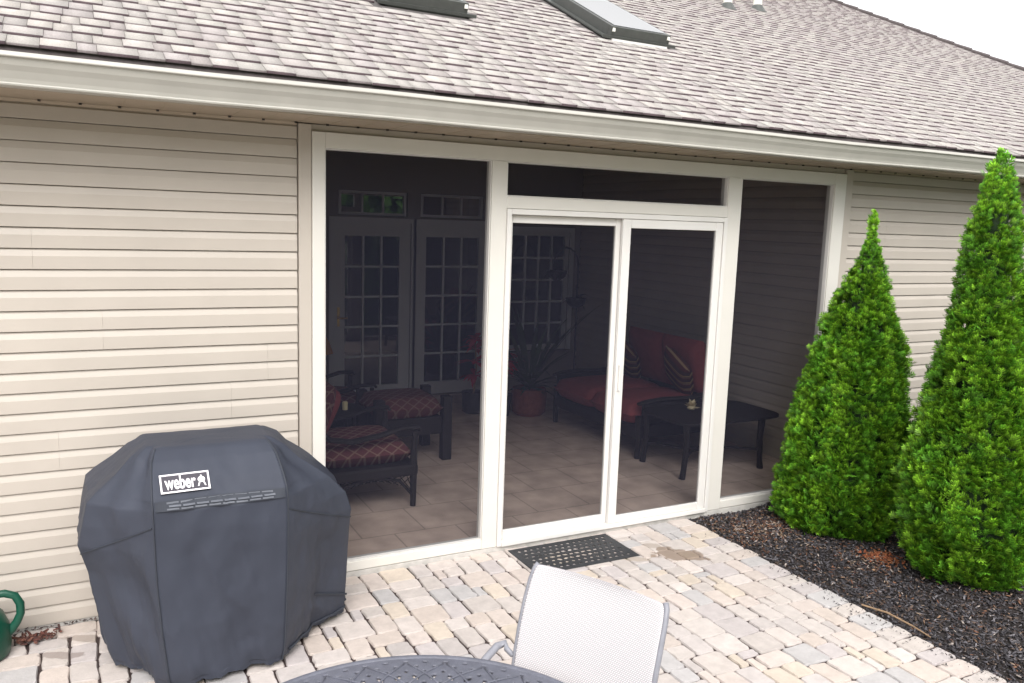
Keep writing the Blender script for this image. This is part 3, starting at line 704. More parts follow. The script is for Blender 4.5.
# dark oval table in front of the side screen
t = thing('coffee_table', 'dark oval metal table with curved legs behind the right sliding door', 'table', (3.75, .95, FZ))
q = MB(); pts = []
def oval(cx, cy, a, b, p=2.8, n=40):
    return [(cx + a * math.copysign(abs(math.cos(2 * math.pi * i / n)) ** (2 / p), math.cos(2 * math.pi * i / n)), cy + b * math.copysign(abs(math.sin(2 * math.pi * i / n)) ** (2 / p), math.sin(2 * math.pi * i / n))) for i in range(n)]
o_ = oval(3.86, .97, .58, .36, 5.5); k = len(q.v); q.v += [(x, y, .488) for x, y in o_] + [(x, y, .51) for x, y in o_]
q.f.append(tuple(range(40))[::-1]); q.f.append(tuple(range(40, 80))); q.c += [None] * 2
for i in range(40): q.f.append((i, (i + 1) % 40, 40 + (i + 1) % 40, 40 + i)); q.c.append(None)
q.build('table_top', M['wicker'], t, bevel=.004)
for (x, y, sx) in ((3.33, .68, -1), (3.33, 1.24, -1), (4.22, .68, 1), (4.22, 1.24, 1)):
    q = MB(); q.tube([(x, y, FZ), (x - .012 * sx, y, .10), (x - .03 * sx, y, .30), (x - .02 * sx, y, .49)], [.028, .024, .026, .032], 8); q.build('leg', M['wicker'], t)
q = MB(); q.tube([(3.36, .68, .20), (3.6, .90, .18), (3.9, .98, .18), (4.2, 1.22, .20)], .012, 6); q.tube([(3.36, 1.24, .20), (3.6, 1.02, .182), (3.9, .95, .182), (4.2, .70, .20)], .012, 6); q.build('stretcher', M['wicker'], t)
q = MB(); c = Vector((3.74, 1.10, .53))
for i in range(26):
    a = i * 2.4; el = (i % 5) * .32; d = Vector((math.cos(a) * math.cos(el), math.sin(a) * math.cos(el), math.sin(el))); e = d.cross(Vector((0, 0, 1))).normalized(); L = .055 + .03 * (i % 3) / 2
    q.poly([c, c + d * L * .6 + e * .022, c + d * L, c + d * L * .6 - e * .022])
q.lathe((3.74, 1.10, .511), [(.03, 0), (.035, .02), (.02, .035)], 12)
tag(q.build('flower_ornament', M['flowerm']), 'cream open flower ornament on the dark oval table', 'ornament')
# red leaved plant and palm
def leafy(mb, c, n, L, w, up, seed, droop=.5):
    r = random.Random(seed)
    for i in range(n):
        a = r.uniform(0, 6.28); u = r.uniform(*up); l = L * r.uniform(.6, 1.1); d = Vector((math.cos(a), math.sin(a), 0)); s = Vector((-d.y, d.x, 0)); prev = None; p = Vector(c); vz = u
        K = 6
        for k in range(K + 1):
            f = k / K; ww = w * math.sin(math.pi * min(.97, f + .08)) ; pt = Vector(c) + d * l * f + Vector((0, 0, l * (vz * f - droop * f * f)))
            cur = (pt - s * ww / 2, pt + s * ww / 2)
            if prev: mb.poly([prev[0], prev[1], cur[1], cur[0]])
            prev = cur
t = thing('red_leaved_plant', 'tall thin plant with red leaves in a dark pot at the right french door', 'plant', (2.68, 3.52, FZ))
q = MB(); q.lathe((2.68, 3.52, FZ), [(.09, 0), (.12, .02), (.13, .24), (.115, .24), (.11, .2)], 20); q.build('pot', M['darkpot'], t)
q = MB(); q.tube([(2.68, 3.52, .2), (2.70, 3.50, .5), (2.69, 3.52, .85)], [.012, .010, .006], 6); q.build('stem', M['twig'], t)
q = MB(); [leafy(q, (2.69, 3.51, z), 11, .22, .07, (-.1, .8), 10 + i) for i, z in enumerate((.45, .6, .75, .85))]; q.build('foliage', M['redleaf'], t)
t = thing('red_leaved_plant', 'low bush with bright red leaves beside the sliding door post', 'plant', (2.93, 3.30, FZ))
q = MB(); q.lathe((2.93, 3.30, FZ), [(.08, 0), (.11, .24), (.09, .24)], 16); q.build('pot', M['darkpot'], t)
q = MB(); [leafy(q, (2.93, 3.30, z), 12, .22, .08, (0, .8), 50 + i) for i, z in enumerate((.5, .62, .72))]; q.tube([(2.93, 3.30, .2), (2.93, 3.30, .7)], .01, 6); q.build('foliage', M['redleaf'], t)
t = thing('palm_plant', 'arching green house palm in a round reddish basket beside the loveseat', 'plant', (3.24, 3.22, FZ))
q = MB(); q.lathe((3.24, 3.25, FZ), [(.15, 0), (.19, .04), (.20, .24), (.185, .30), (.165, .29)], 24); q.build('basket', M['redpot'], t)
q = MB(); leafy(q, (3.24, 3.25, .32), 22, .75, .06, (.7, 2.0), 3, .6); leafy(q, (3.24, 3.25, .30), 30, .35, .05, (.3, 1.2), 4, .6); q.build('foliage', M['houseleaf'], t)
t = thing('plant_stand', 'tall curved hook stand with two dark hanging baskets in front of the window', 'plant stand', (4.2, 4.0, FZ))
q = MB(); pts = [(4.30, 4.02, FZ), (4.30, 4.02, 1.4)] + [(4.12 + .18 * math.cos(rad(a)), 4.02, 1.62 + .24 * math.sin(rad(a))) for a in range(-10, 190, 20)]; q.tube(pts, .011, 6); q.lathe((4.30, 4.02, FZ), [(.14, 0), (.14, .015), (.02, .03)], 16); q.build('pole', M['darkpot'], t)
for (x, z) in ((3.97, 1.46), (4.26, 1.12)):
    q = MB(); q.lathe((x, 3.98, z), [(.04, 0), (.11, .05), (.13, .12), (.11, .12)], 16); q.tube([(x, 3.98, z + .1), (x, 3.98, z + .28)], .004, 5); leafy(q, (x, 3.98, z + .1), 14, .2, .04, (0, 1), int(z * 10), .8); q.build('hanging_basket', M['darkpot'], t)

# ================================================================== GRILL UNDER ITS COVER
g = thing('covered_grill', 'large barbecue grill under a fitted charcoal black cover against the siding', 'grill', (-.57, -.55, 0))
R8 = [  # z, FL, FR, RF, RB, BR, BL, LB, LF
 (.018, (-.86, -.90), (-.36, -.87), (.05, -.50), (.10, -.25), (-.05, -.13), (-.98, -.13), (-1.09, -.25), (-1.07, -.60)),
 (.10, (-.87, -.915), (-.35, -.885), (.045, -.53), (.08, -.25), (-.05, -.12), (-1.0, -.12), (-1.11, -.25), (-1.10, -.60)),
 (.30, (-.89, -.93), (-.345, -.905), (.045, -.57), (.07, -.25), (-.05, -.12), (-1.0, -.12), (-1.145, -.25), (-1.135, -.62)),
 (.52, (-.905, -.93), (-.34, -.92), (.042, -.61), (.06, -.25), (-.05, -.12), (-1.02, -.12), (-1.175, -.25), (-1.17, -.64)),
 (.66, (-.91, -.932), (-.34, -.930), (.040, -.66), (.05, -.25), (-.05, -.12), (-1.03, -.12), (-1.20, -.25), (-1.205, -.68)),
 (.76, (-.912, -.934), (-.34, -.934), (.005, -.68), (.02, -.25), (-.08, -.12), (-1.03, -.12), (-1.185, -.25), (-1.185, -.70)),
 (.86, (-.914, -.932), (-.34, -.932), (-.085, -.70), (-.08, -.25), (-.15, -.14), (-1.02, -.14), (-1.165, -.25), (-1.165, -.70)),
 (.91, (-.915, -.922), (-.342, -.922), (-.14, -.70), (-.13, -.28), (-.19, -.17), (-1.0, -.17), (-1.125, -.28), (-1.125, -.69)),
 (.99, (-.912, -.865), (-.35, -.865), (-.235, -.69), (-.22, -.34), (-.26, -.24), (-.97, -.24), (-1.045, -.34), (-1.045, -.68)),
 (1.07, (-.905, -.795), (-.365, -.795), (-.30, -.68), (-.28, -.40), (-.32, -.33), (-.94, -.33), (-.98, -.40), (-.985, -.67)),
 (1.110, (-.895, -.745), (-.38, -.745), (-.35, -.67), (-.34, -.44), (-.37, -.40), (-.92, -.40), (-.93, -.44), (-.935, -.66)),
 (1.122, (-.88, -.72), (-.395, -.72), (-.37, -.66), (-.36, -.46), (-.39, -.43), (-.90, -.43), (-.915, -.46), (-.918, -.65)),
]
R8 = [(r_[0] if r_[0] < .85 else .85 + (r_[0] - .85) * .864,) + r_[1:] for r_ in R8]
NSEG = 40
from mathutils import noise as mn
def ring_at(z):
    for i in range(len(R8) - 1):
        if R8[i][0] <= z <= R8[i + 1][0]:
            t = (z - R8[i][0]) / (R8[i + 1][0] - R8[i][0]); return [tuple(a * (1 - t) + b * t for a, b in zip(R8[i][k], R8[i + 1][k])) for k in range(1, 9)]
def noise(x, s): return math.sin(x * 1.7 + s) * .5 + math.sin(x * 4.1 + s * 2.3) * .3 + math.sin(x * 9.7 + s * 1.1) * .2
def cover_pt(z, u, off=0):      # u in 0..8
    poly = ring_at(z); k = int(u) % 8; t = u - int(u)
    a, b = poly[k], poly[(k + 1) % 8]
    x = a[0] + (b[0] - a[0]) * t; y = a[1] + (b[1] - a[1]) * t
    nx_, ny_ = (b[1] - a[1]), -(b[0] - a[0]); L = math.hypot(nx_, ny_) or 1; nx_ /= L; ny_ /= L
    e = math.sin(math.pi * t)
    zb = max(0, min(1, (.85 - z) / .8))
    w = e * zb * (.016 * noise(u * 3.1, 1.0) + .009 * noise(u * 7 + z * 2.5, 4) + .012 * math.sin(z * 7 + u * 5))
    if k in (1, 7): w -= e * .045 * zb * (1 if k == 1 else .5)        # tucked in beside the front panel
    if k == 0: w += e * (.012 * (1 if z < .88 else .3) + .010 * zb * math.sin(u * 14 + z * 3)) - .008 * e * math.exp(-((z - .60) / .12) ** 2)
    if z > .88 and z < 1.1: w -= .010 * e
    P3 = Vector((x * 5, y * 5, z * 3.2))
    w += e ** .4 * ((.010 + .010 * zb) * mn.noise(P3) + .007 * mn.noise(P3 * 2.3 + Vector((3, 1, 7))) + .0035 * mn.noise(P3 * 5))
    cr_ = max(0, (1 - abs(2.2 * mn.noise(Vector((x * 3.1 + 5, y * 3.1, z * 2.0 + x * 1.5))))) - .72) / .28
    w += e ** .4 * .011 * cr_ ** 1.3 * (.35 + zb)
    if k == 0 and z < .86:      # cloth hanging in swags from the ends of the vent strip
        w += .006 * math.sin((abs(t - .5) * 16 + z * 14)) * max(0, 1 - (.86 - z) / .45) * e ** .5
    if k in (1, 7): w += .008 * e * math.sin(t * 9 + z * 11)
    w += off
    return Vector((x + nx_ * w, y + ny_ * w, z))
zl_ = sorted(set([round(.10 + i * .0135, 4) for i in range(56)]) | {.018, .86, .905}) + [z for z in () ] if False else [.018, .035, .06, .09, .12, .16, .2, .25, .3, .35, .4, .45, .5, .55, .6, .63, .66, .69, .72, .76, .80, .83, .86, .885, .91, .93, .96, .99, 1.02, 1.045, 1.07, 1.09, 1.105, 1.113, 1.122]
zl = [z if z < .85 else .85 + (z - .85) * .864 for z in zl_]; zl[-1] = R8[-1][0]
zl = sorted(set(round(z, 4) for z in zl) | {round(.04 + .0165 * i, 4) for i in range(62)}); zl = [z for i, z in enumerate(zl) if z <= R8[-1][0] and (i == len(zl) - 1 or zl[i + 1] - z > .003)]
if zl[-1] < R8[-1][0] - .001: zl.append(R8[-1][0])
m = MB(); nu = 8 * NSEG
for z in zl:
    for i in range(nu):
        p = cover_pt(z, i / NSEG)
        if z < .05: p.z += .012 * (1 + noise(i * .35, 2)) * (1 if z > .02 else .8)
        m.v.append(tuple(p))
for r in range(len(zl) - 1):
    for i in range(nu):
        j = (i + 1) % nu; m.f.append((r * nu + i, r * nu + j, (r + 1) * nu + j, (r + 1) * nu + i)); m.c.append(None)
# flat top with a slight sag
e = (len(zl) - 1) * nu; prevk = e
cx, cy = -.64, -.575
for q, s in enumerate((.85, .6, .3, .02)):
    k = len(m.v)
    for i in range(nu):
        p = Vector(m.v[e + i]); m.v.append((cx + (p.x - cx) * s, cy + (p.y - cy) * s, R8[-1][0] + .006 * (1 - s) + .007 * math.sin(p.x * s * 14) * (1 - s)))
    for i in range(nu):
        j = (i + 1) % nu; m.f.append((prevk + i, prevk + j, k + j, k + i)); m.c.append(None)
    prevk = k
m.f.append(tuple(prevk + i for i in range(nu))); m.c.append(None)
m.build('cover', M['canvas'], g, smooth=True)
def seamline(u, za, zb, r=.0045, n=24):
    return [cover_pt(za + (zb - za) * i / n, u, .002) for i in range(n + 1)]
m = MB()
for u in (0.001, .999): m.tube(seamline(u, .03, R8[-1][0] - .002), .004, 5)
for (ua, ub) in ((1.02, 2.0), (7.0, 7.98)):
    m.tube([cover_pt((.80 - .19 * i / 16) if ua < 5 else (.62 + .17 * i / 16), ua + (ub - ua) * i / 16, .002) for i in range(17)], .0035, 5)
m.build('seams', M['seam'], g)
m = MB(); m.tube([cover_pt(.055, 1.1 + 1.4 * i / 24, .006) for i in range(25)], .006, 6); m.tube([cover_pt(.24 - .11 * i / 12, 1.55 + .5 * i / 12, .006) for i in range(13)], .005, 5); m.build('hem_strap', M['seam'], g)
# vent strip
def on_cover(u, z, off): return cover_pt(z, u, off)
m = MB()
for i in range(60):
    u0, u1 = .02 + .96 * i / 60, .02 + .96 * (i + 1) / 60
    m.poly([on_cover(u0, .862, .0085), on_cover(u1, .862, .0085), on_cover(u1, .903, .0085), on_cover(u0, .903, .0085)])
vs = m.build('vent_strip', M['seam'], g)
m = MB()
for rr, (za, zb) in enumerate(((.867, .874), (.879, .886), (.891, .899))):
    for i in range(8):
        u0 = .10 + .80 * (i + .15 * (rr % 2)) / 8; u1 = u0 + .085
        for h_ in range(5):
            ua_, ub_ = u0 + (u1 - u0) * h_ / 5, u0 + (u1 - u0) * (h_ + 1) / 5; m.poly([on_cover(ua_, za, .0105), on_cover(ub_, za, .0105), on_cover(ub_, zb, .0105), on_cover(ua_, zb, .0105)])
m.build('mesh_slots', M['ventm'], vs)
# badge on the sloping front: frame of reference on the cover surface
a = cover_pt(.925, .065, .004); b = cover_pt(.925, .42, .004); c = cover_pt(.995, .065, .004)
ux = (b - a).normalized(); uy = (c - a); uy = (uy - ux * uy.dot(ux)).normalized(); uz = ux.cross(uy)
BW, BH = .205, .090
def bp(x, y, h=.004): return a + ux * x + uy * y + uz * h
def patch(mb, x0, x1, y0, y1, h):
    P = [bp(x, y, hh) for x in (x0, x1) for y in (y0, y1) for hh in (h - .004, h)]
    k = len(mb.v); mb.v += [tuple(p) for p in P]
    for f in ((0, 1, 3, 2), (4, 6, 7, 5), (0, 4, 5, 1), (2, 3, 7, 6), (0, 2, 6, 4), (1, 5, 7, 3)): mb.f.append(tuple(k + i for i in f)); mb.c.append(None)
m = MB(); patch(m, 0, BW, 0, BH, .008); bd = m.build('badge', M['logo_bg'], g)
m = MB(); e_ = .007
patch(m, 0, BW, 0, e_, .0105); patch(m, 0, BW, BH - e_, BH, .0105); patch(m, 0, e_, e_, BH - e_, .0105); patch(m, BW - e_, BW, e_, BH - e_, .0105)
m.build('badge_border', M['logo_white'], bd)
cu = bpy.data.curves.new('txt', 'FONT'); cu.body = 'weber'; cu.size = .062; cu.extrude = .001; cu.offset = .0014; cu.space_character = 1.02
to = bpy.data.objects.new('txt', cu); COL.objects.link(to); dg = bpy.context.evaluated_depsgraph_get(); me = bpy.data.meshes.new_from_object(to.evaluated_get(dg)); bpy.data.objects.remove(to)
xsz = [v.co.x for v in me.vertices]; sx_ = .128 / (max(xsz) - min(xsz))
for v in me.vertices: p = bp(.019 + (v.co.x - min(xsz)) * sx_, .018 + v.co.y * 1.45, .0105 + v.co.z); v.co = p
me.materials.clear(); finish(me, 'lettering', M['logo_white'], bd)
m = MB()   # little kettle grill emblem
k = len(m.v); c0 = (.171, .050)
m.poly([bp(c0[0] + .0155 * math.cos(t_ * math.pi / 8), c0[1] + .0145 * math.sin(t_ * math.pi / 8), .011) for t_ in range(16)])
m.poly([bp(c0[0] - .003, c0[1] + .012, .0112), bp(c0[0] + .003, c0[1] + .012, .0112), bp(c0[0] + .003, c0[1] + .021, .0112), bp(c0[0] - .003, c0[1] + .021, .0112)])
for s in (-1, 1): m.poly([bp(c0[0] + s * .004, c0[1] - .008, .0113), bp(c0[0] + s * .010, c0[1] - .008, .0113), bp(c0[0] + s * .018, c0[1] - .032, .0113), bp(c0[0] + s * .012, c0[1] - .032, .0113)][::s])
m.build('emblem', M['logo_white'], bd)

# ================================================================== WATERING CAN, LEAVES, MAT
t = thing('watering_can', 'dark green plastic watering can with a looped handle beside the siding', 'watering can', (-1.70, -.22, 0))
q = MB(); 
prof = [(.135, .0), (.148, .01), (.155, .06), (.150, .14), (.128, .20), (.095, .235), (.06, .245), (.055, .24)]
q.lathe((-1.665, -.22, .002), prof, 32); q.build('body', M['green'], t, smooth=True, bevel=0)
q = MB(); q.tube([(-1.66, -.22, .225), (-1.63, -.22, .275), (-1.585, -.22, .302), (-1.53, -.22, .302), (-1.488, -.22, .283), (-1.468, -.22, .24), (-1.468, -.22, .19), (-1.485, -.22, .15), (-1.51, -.22, .115), (-1.545, -.22, .085)], [.016, .016, .016, .016, .016, .016, .0155, .016, .018, .02], 10, flat=1.2); q.build('handle', M['green'], t, smooth=True)
q = MB(); q.tube([(-1.76, -.22, .07), (-1.9, -.22, .20), (-2.0, -.22, .31)], [.028, .018, .014], 12); q.lathe((-2.01, -.22, .31), [(.014, -.02), (.04, .02), (.04, .03)], 16); q.build('spout', M['green'], t, smooth=True)
px = np.concatenate([rng.normal(-1.42, .045, 60), rng.uniform(-1.5, -1.3, 15)]); py = np.concatenate([rng.normal(-.14, .022, 60) , rng.uniform(-.2, -.1, 15)])
struct(chips('dead_leaves', 0, None, None, [(.12, .04, .03), (.16, .07, .05), (.08, .035, .03)], (.018, .045), .010, xy=(px, py)), 'stuff')
px = rng.uniform(-1.5, -.9, 120); py = rng.normal(-.035, .008, 120)
struct(chips('wall_foot_debris', 0, None, None, [(.05, .04, .04), (.10, .06, .05)], (.006, .018), .004, xy=(px, py)), 'stuff')
# door mat: slab cut through with a pattern of oval holes
mx0, mx1, my0, my1 = 1.275, 2.045, -.478, -.070
st = .0060; nxm = int((mx1 - mx0) / st); nym = int((my1 - my0) / st)
ii, jj = np.meshgrid(np.arange(nxm), np.arange(nym), indexing='ij')
xx = (ii + .5) * st; yy = (jj + .5) * st; Wm, Dm = nxm * st, nym * st
solid = np.ones((nxm, nym), bool)
def ell(cx, cy, a, b, rot=0):
    dx, dy = xx - cx, yy - cy; c, s = math.cos(rot), math.sin(rot); return ((dx * c + dy * s) / a) ** 2 + ((-dx * s + dy * c) / b) ** 2 < 1
for r_ in range(7):
    for c_ in range(15):
        cx = .06 + (c_ + .5 * (r_ % 2)) * .0465; cy = .05 + r_ * .0515
        if cx > Wm - .05: continue
        ctr = abs(cx - Wm / 2) < .18 and abs(cy - Dm / 2) < .085
        if abs(cx - Wm / 2) > .335 : continue
        solid[ell(cx, cy, .019 if ctr else .0125, .0125 if ctr else .0105, .5 * ((c_ + r_) % 2) - .2)] = False
def maskmesh(Xc, Yc, solid, z0, z1):      # Xc,Yc corner grids
    n1, n2 = solid.shape; V0 = np.stack([Xc, Yc, np.full_like(Xc, z0)], -1); V1 = V0.copy(); V1[..., 2] = z1
    V = np.concatenate([V0.reshape(-1, 3), V1.reshape(-1, 3)]); off = Xc.size; idx = np.arange(off).reshape(Xc.shape); F = []
    I, J = np.where(solid)
    a, b, c, d = idx[I, J], idx[I + 1, J], idx[I + 1, J + 1], idx[I, J + 1]
    F.append(np.stack([a, b, c, d], -1) + off); F.append(np.stack([d, c, b, a], -1))
    pad = np.zeros((n1 + 2, n2 + 2), bool); pad[1:-1, 1:-1] = solid
    for (di, dj, e0, e1) in ((-1, 0, 'd', 'a'), (1, 0, 'b', 'c'), (0, -1, 'a', 'b'), (0, 1, 'c', 'd')):
        sel = ~pad[I + 1 + di, J + 1 + dj]; P = dict(a=a, b=b, c=c, d=d); p, q = P[e0][sel], P[e1][sel]; F.append(np.stack([p, q, q + off, p + off], -1))
    return V, np.concatenate(F)
gx, gy = np.meshgrid(mx0 + np.arange(nxm + 1) * st, my0 + np.arange(nym + 1) * st, indexing='ij')
V, F = maskmesh(gx, gy, solid, .003, .006)
tag(bigmesh('door_mat', V, F, M['rubber']), 'black rubber door mat with cut-out holes in front of the sliding door', 'mat')

# ================================================================== PATIO TABLE + CHAIR
TC_ = (-.45, -2.86); TR = .66; TZ = .72
tb = thing('patio_table', 'round dark grey cast metal patio table with pierced lattice top', 'table', (TC_[0], TC_[1], 0))
nr, nt_ = 150, 1040
rr = .10 + (TR - .012 - .10) * np.arange(nr + 1) / nr; tt = 2 * np.pi * np.arange(nt_ + 1) / nt_
Rg, Tg = np.meshgrid(rr, tt, indexing='ij'); rc = (Rg[:-1, :-1] + Rg[1:, 1:]) / 2; tcn = (Tg[:-1, :-1] + Tg[1:, 1:]) / 2
solid = np.ones((nr, nt_), bool)
def holes(r0, count, a, b, phase=0, rot=0):
    ang = 2 * np.pi / count; d = ((tcn - phase * ang + ang / 2) % ang) - ang / 2; dx = d * rc; dy = rc - r0
    c, s = math.cos(rot), math.sin(rot); solid[((dx * c + dy * s) / a) ** 2 + ((-dx * s + dy * c) / b) ** 2 < 1] = False
for (r0, cnt, a, b, ph, ro) in ((.617, 60, .0085, .0065, 0, 0), (.590, 60, .0085, .008, .5, 0), (.562, 60, .008, .0075, 0, .6), (.530, 30, .009, .017, .25, .5), (.530, 30, .009, .017, .75, -.5), (.497, 60, .008, .0075, 0, 0), (.470, 60, .0085, .0075, .5, 0), (.435, 24, .014, .017, 0, 0), (.435, 24, .010, .012, .5, 0), (.40, 48, .008, .008, 0, 0), (.37, 24, .014, .014, .5, 0), (.335, 36, .009, .01, 0, 0), (.30, 24, .012, .015, .5, 0), (.26, 24, .011, .012, 0, 0), (.22, 18, .012, .013, .5, 0), (.18, 16, .011, .012, 0, 0), (.14, 12, .011, .012, .5, 0)):
    holes(r0, cnt, a, b, ph, ro)
V, F = maskmesh(TC_[0] + Rg * np.cos(Tg), TC_[1] + Rg * np.sin(Tg), solid, TZ - .012, TZ - .002)
bigmesh('table_top', V, F, M['castalu'], parent=tb)
q = MB(); prof = [(TR - .020, TZ - .030), (TR - .003, TZ - .026), (TR, TZ - .012), (TR - .002, TZ - .001), (TR - .010, TZ + .003), (TR - .022, TZ - .001), (TR - .024, TZ - .012)]
n = 96
for j in range(n):
    for r, z in prof: q.v.append((TC_[0] + r * math.cos(2 * math.pi * j / n), TC_[1] + r * math.sin(2 * math.pi * j / n), z))
for j in range(n):
    for i in range(len(prof)): i2 = (i + 1) % len(prof); j2 = (j + 1) % n; q.f.append((j * 7 + i, j2 * 7 + i, j2 * 7 + i2, j * 7 + i2)); q.c.append(None)
q.build('rim', M['castalu'], tb, smooth=True)
q = MB()       # raised scrollwork arcs on the border
for j in range(30):
    a0 = 2 * math.pi * j / 30
    for sg in (1, -1):
        q.tube([(TC_[0] + (.605 - .115 * f) * math.cos(a0 + sg * (.01 + .19 * f)), TC_[1] + (.605 - .115 * f) * math.sin(a0 + sg * (.01 + .19 * f)), TZ - .002 + .002 * math.sin(math.pi * f)) for f in (0, .2, .4, .6, .8, 1)], .0035, 5)
q.build('scrollwork', M['castalu'], tb, smooth=True)
q = MB(); q.lathe((TC_[0], TC_[1], 0), [(.11, TZ - .02), (.112, TZ - .003), (.03, TZ - .001), (.028, TZ - .03)], 32); q.build('centre_ring', M['castalu'], tb)
for a in (45, 135, 225, 315):
    c, s = math.cos(rad(a)), math.sin(rad(a)); q = MB(); q.tube([(TC_[0] + c * r, TC_[1] + s * r, z) for r, z in ((.50, .012), (.47, .05), (.38, .25), (.40, .50), (.50, .69))], [.025, .02, .018, .018, .02], 8); q.build('leg', M['castalu'], tb, smooth=True)
# chair
pc = thing('patio_chair', 'patio armchair with white mesh sling back and silver frame pushed up to the round table', 'chair', (.05, -2.62, 0))
nrm = Vector((-.888, -.459, 0)); wv = Vector((.459, -.888, 0)); mid = Vector((.300, -2.555, 0)) + nrm * .020 - wv * .020
cprof = [(-.030, 1.000), (-.022, .985), (-.006, .95), (.022, .88), (.048, .80), (.068, .72), (.084, .64), (.098, .56), (.112, .50), (.14, .455), (.20, .430), (.32, .425), (.44, .435), (.50, .430), (.52, .415)]
HWc = [.232, .240, .245, .247, .247, .246, .245, .244, .243, .242, .242, .242, .242, .242, .242]
def cp(i, s, lift=0, tw=1): f, z = cprof[i]; return mid + nrm * f + wv * (s * HWc[i] * tw) + Vector((0, 0, z + lift))
q = MB(); NS = 16; uv = []
for i in range(len(cprof)):
    for j in range(NS + 1):
        s = -1 + 2 * j / NS; sag = -.018 * (1 - s * s) * (1 if 0 < i < 13 else .3)
        p = cp(i, s, 0) - nrm * sag * -1 * (1 if i < 9 else 0) + Vector((0, 0, (sag if i >= 9 else 0) + (.010 * (1 - s * s) if i < 2 else 0)))
        q.v.append(tuple(p))
for i in range(len(cprof) - 1):
    for j in range(NS): k = i * (NS + 1) + j; q.f.append((k, k + 1, k + NS + 2, k + NS + 1)); q.c.append(None)
sl = q.build('sling', M['sling'], pc, smooth=True)
uvl = sl.data.uv_layers.new(name='UVMap')
dist = [0]
for i in range(1, len(cprof)): dist.append(dist[-1] + math.dist(cprof[i], cprof[i - 1]))
for lp in sl.data.loops: i, j = divmod(lp.vertex_index, NS + 1); uvl.data[lp.index].uv = (j / NS * .49, dist[i])
so = sl.modifiers.new('sol', 'SOLIDIFY'); so.thickness = .003; sb = sl.modifiers.new('sub', 'SUBSURF'); sb.levels = 1; sb.render_levels = 1
for s in (-1, 1):
    q = MB(); q.tube([cp(i, s, -.002, 1.012) - nrm * (.007 if i < 9 else 0) for i in range(len(cprof))], .0095, 10); q.build('side_rail', M['chairframe'], pc, smooth=True)
    # arm: leaves the back rail, bends, runs forward and down to the front leg
    A = [cp(5, s, -.02, 1.04), cp(5, s, -.005, 1.15), mid + nrm * .045 + wv * (s * .305) + Vector((0, 0, .718))] + [mid + nrm * f + wv * (s * .315) + Vector((0, 0, z)) for f, z in ((.08, .718), (.14, .700), (.20, .675), (.40, .66), (.50, .63), (.53, .57), (.52, .3), (.50, .012))]
    q = MB(); q.tube(A, [.009, .010, .012] + [.0135] * 5 + [.013] * 3, 10); q.build('arm', M['chairframe'], pc, smooth=True)
    q = MB(); q.tube([mid + nrm * .10 + wv * (s * .255) + Vector((0, 0, .50)), mid + nrm * .02 + wv * (s * .265) + Vector((0, 0, .25)), mid - nrm * .05 + wv * (s * .27) + Vector((0, 0, .012))], .0125, 10); q.build('leg', M['chairframe'], pc, smooth=True)
q = MB(); q.tube([mid + nrm * .05 + wv * -.26 + Vector((0, 0, .36)), mid + nrm * .05 + wv * .26 + Vector((0, 0, .36))], .010, 8); q.tube([mid + nrm * .50 + wv * -.26 + Vector((0, 0, .40)), mid + nrm * .50 + wv * .26 + Vector((0, 0, .40))], .010, 8); q.build('stretcher', M['chairframe'], pc)

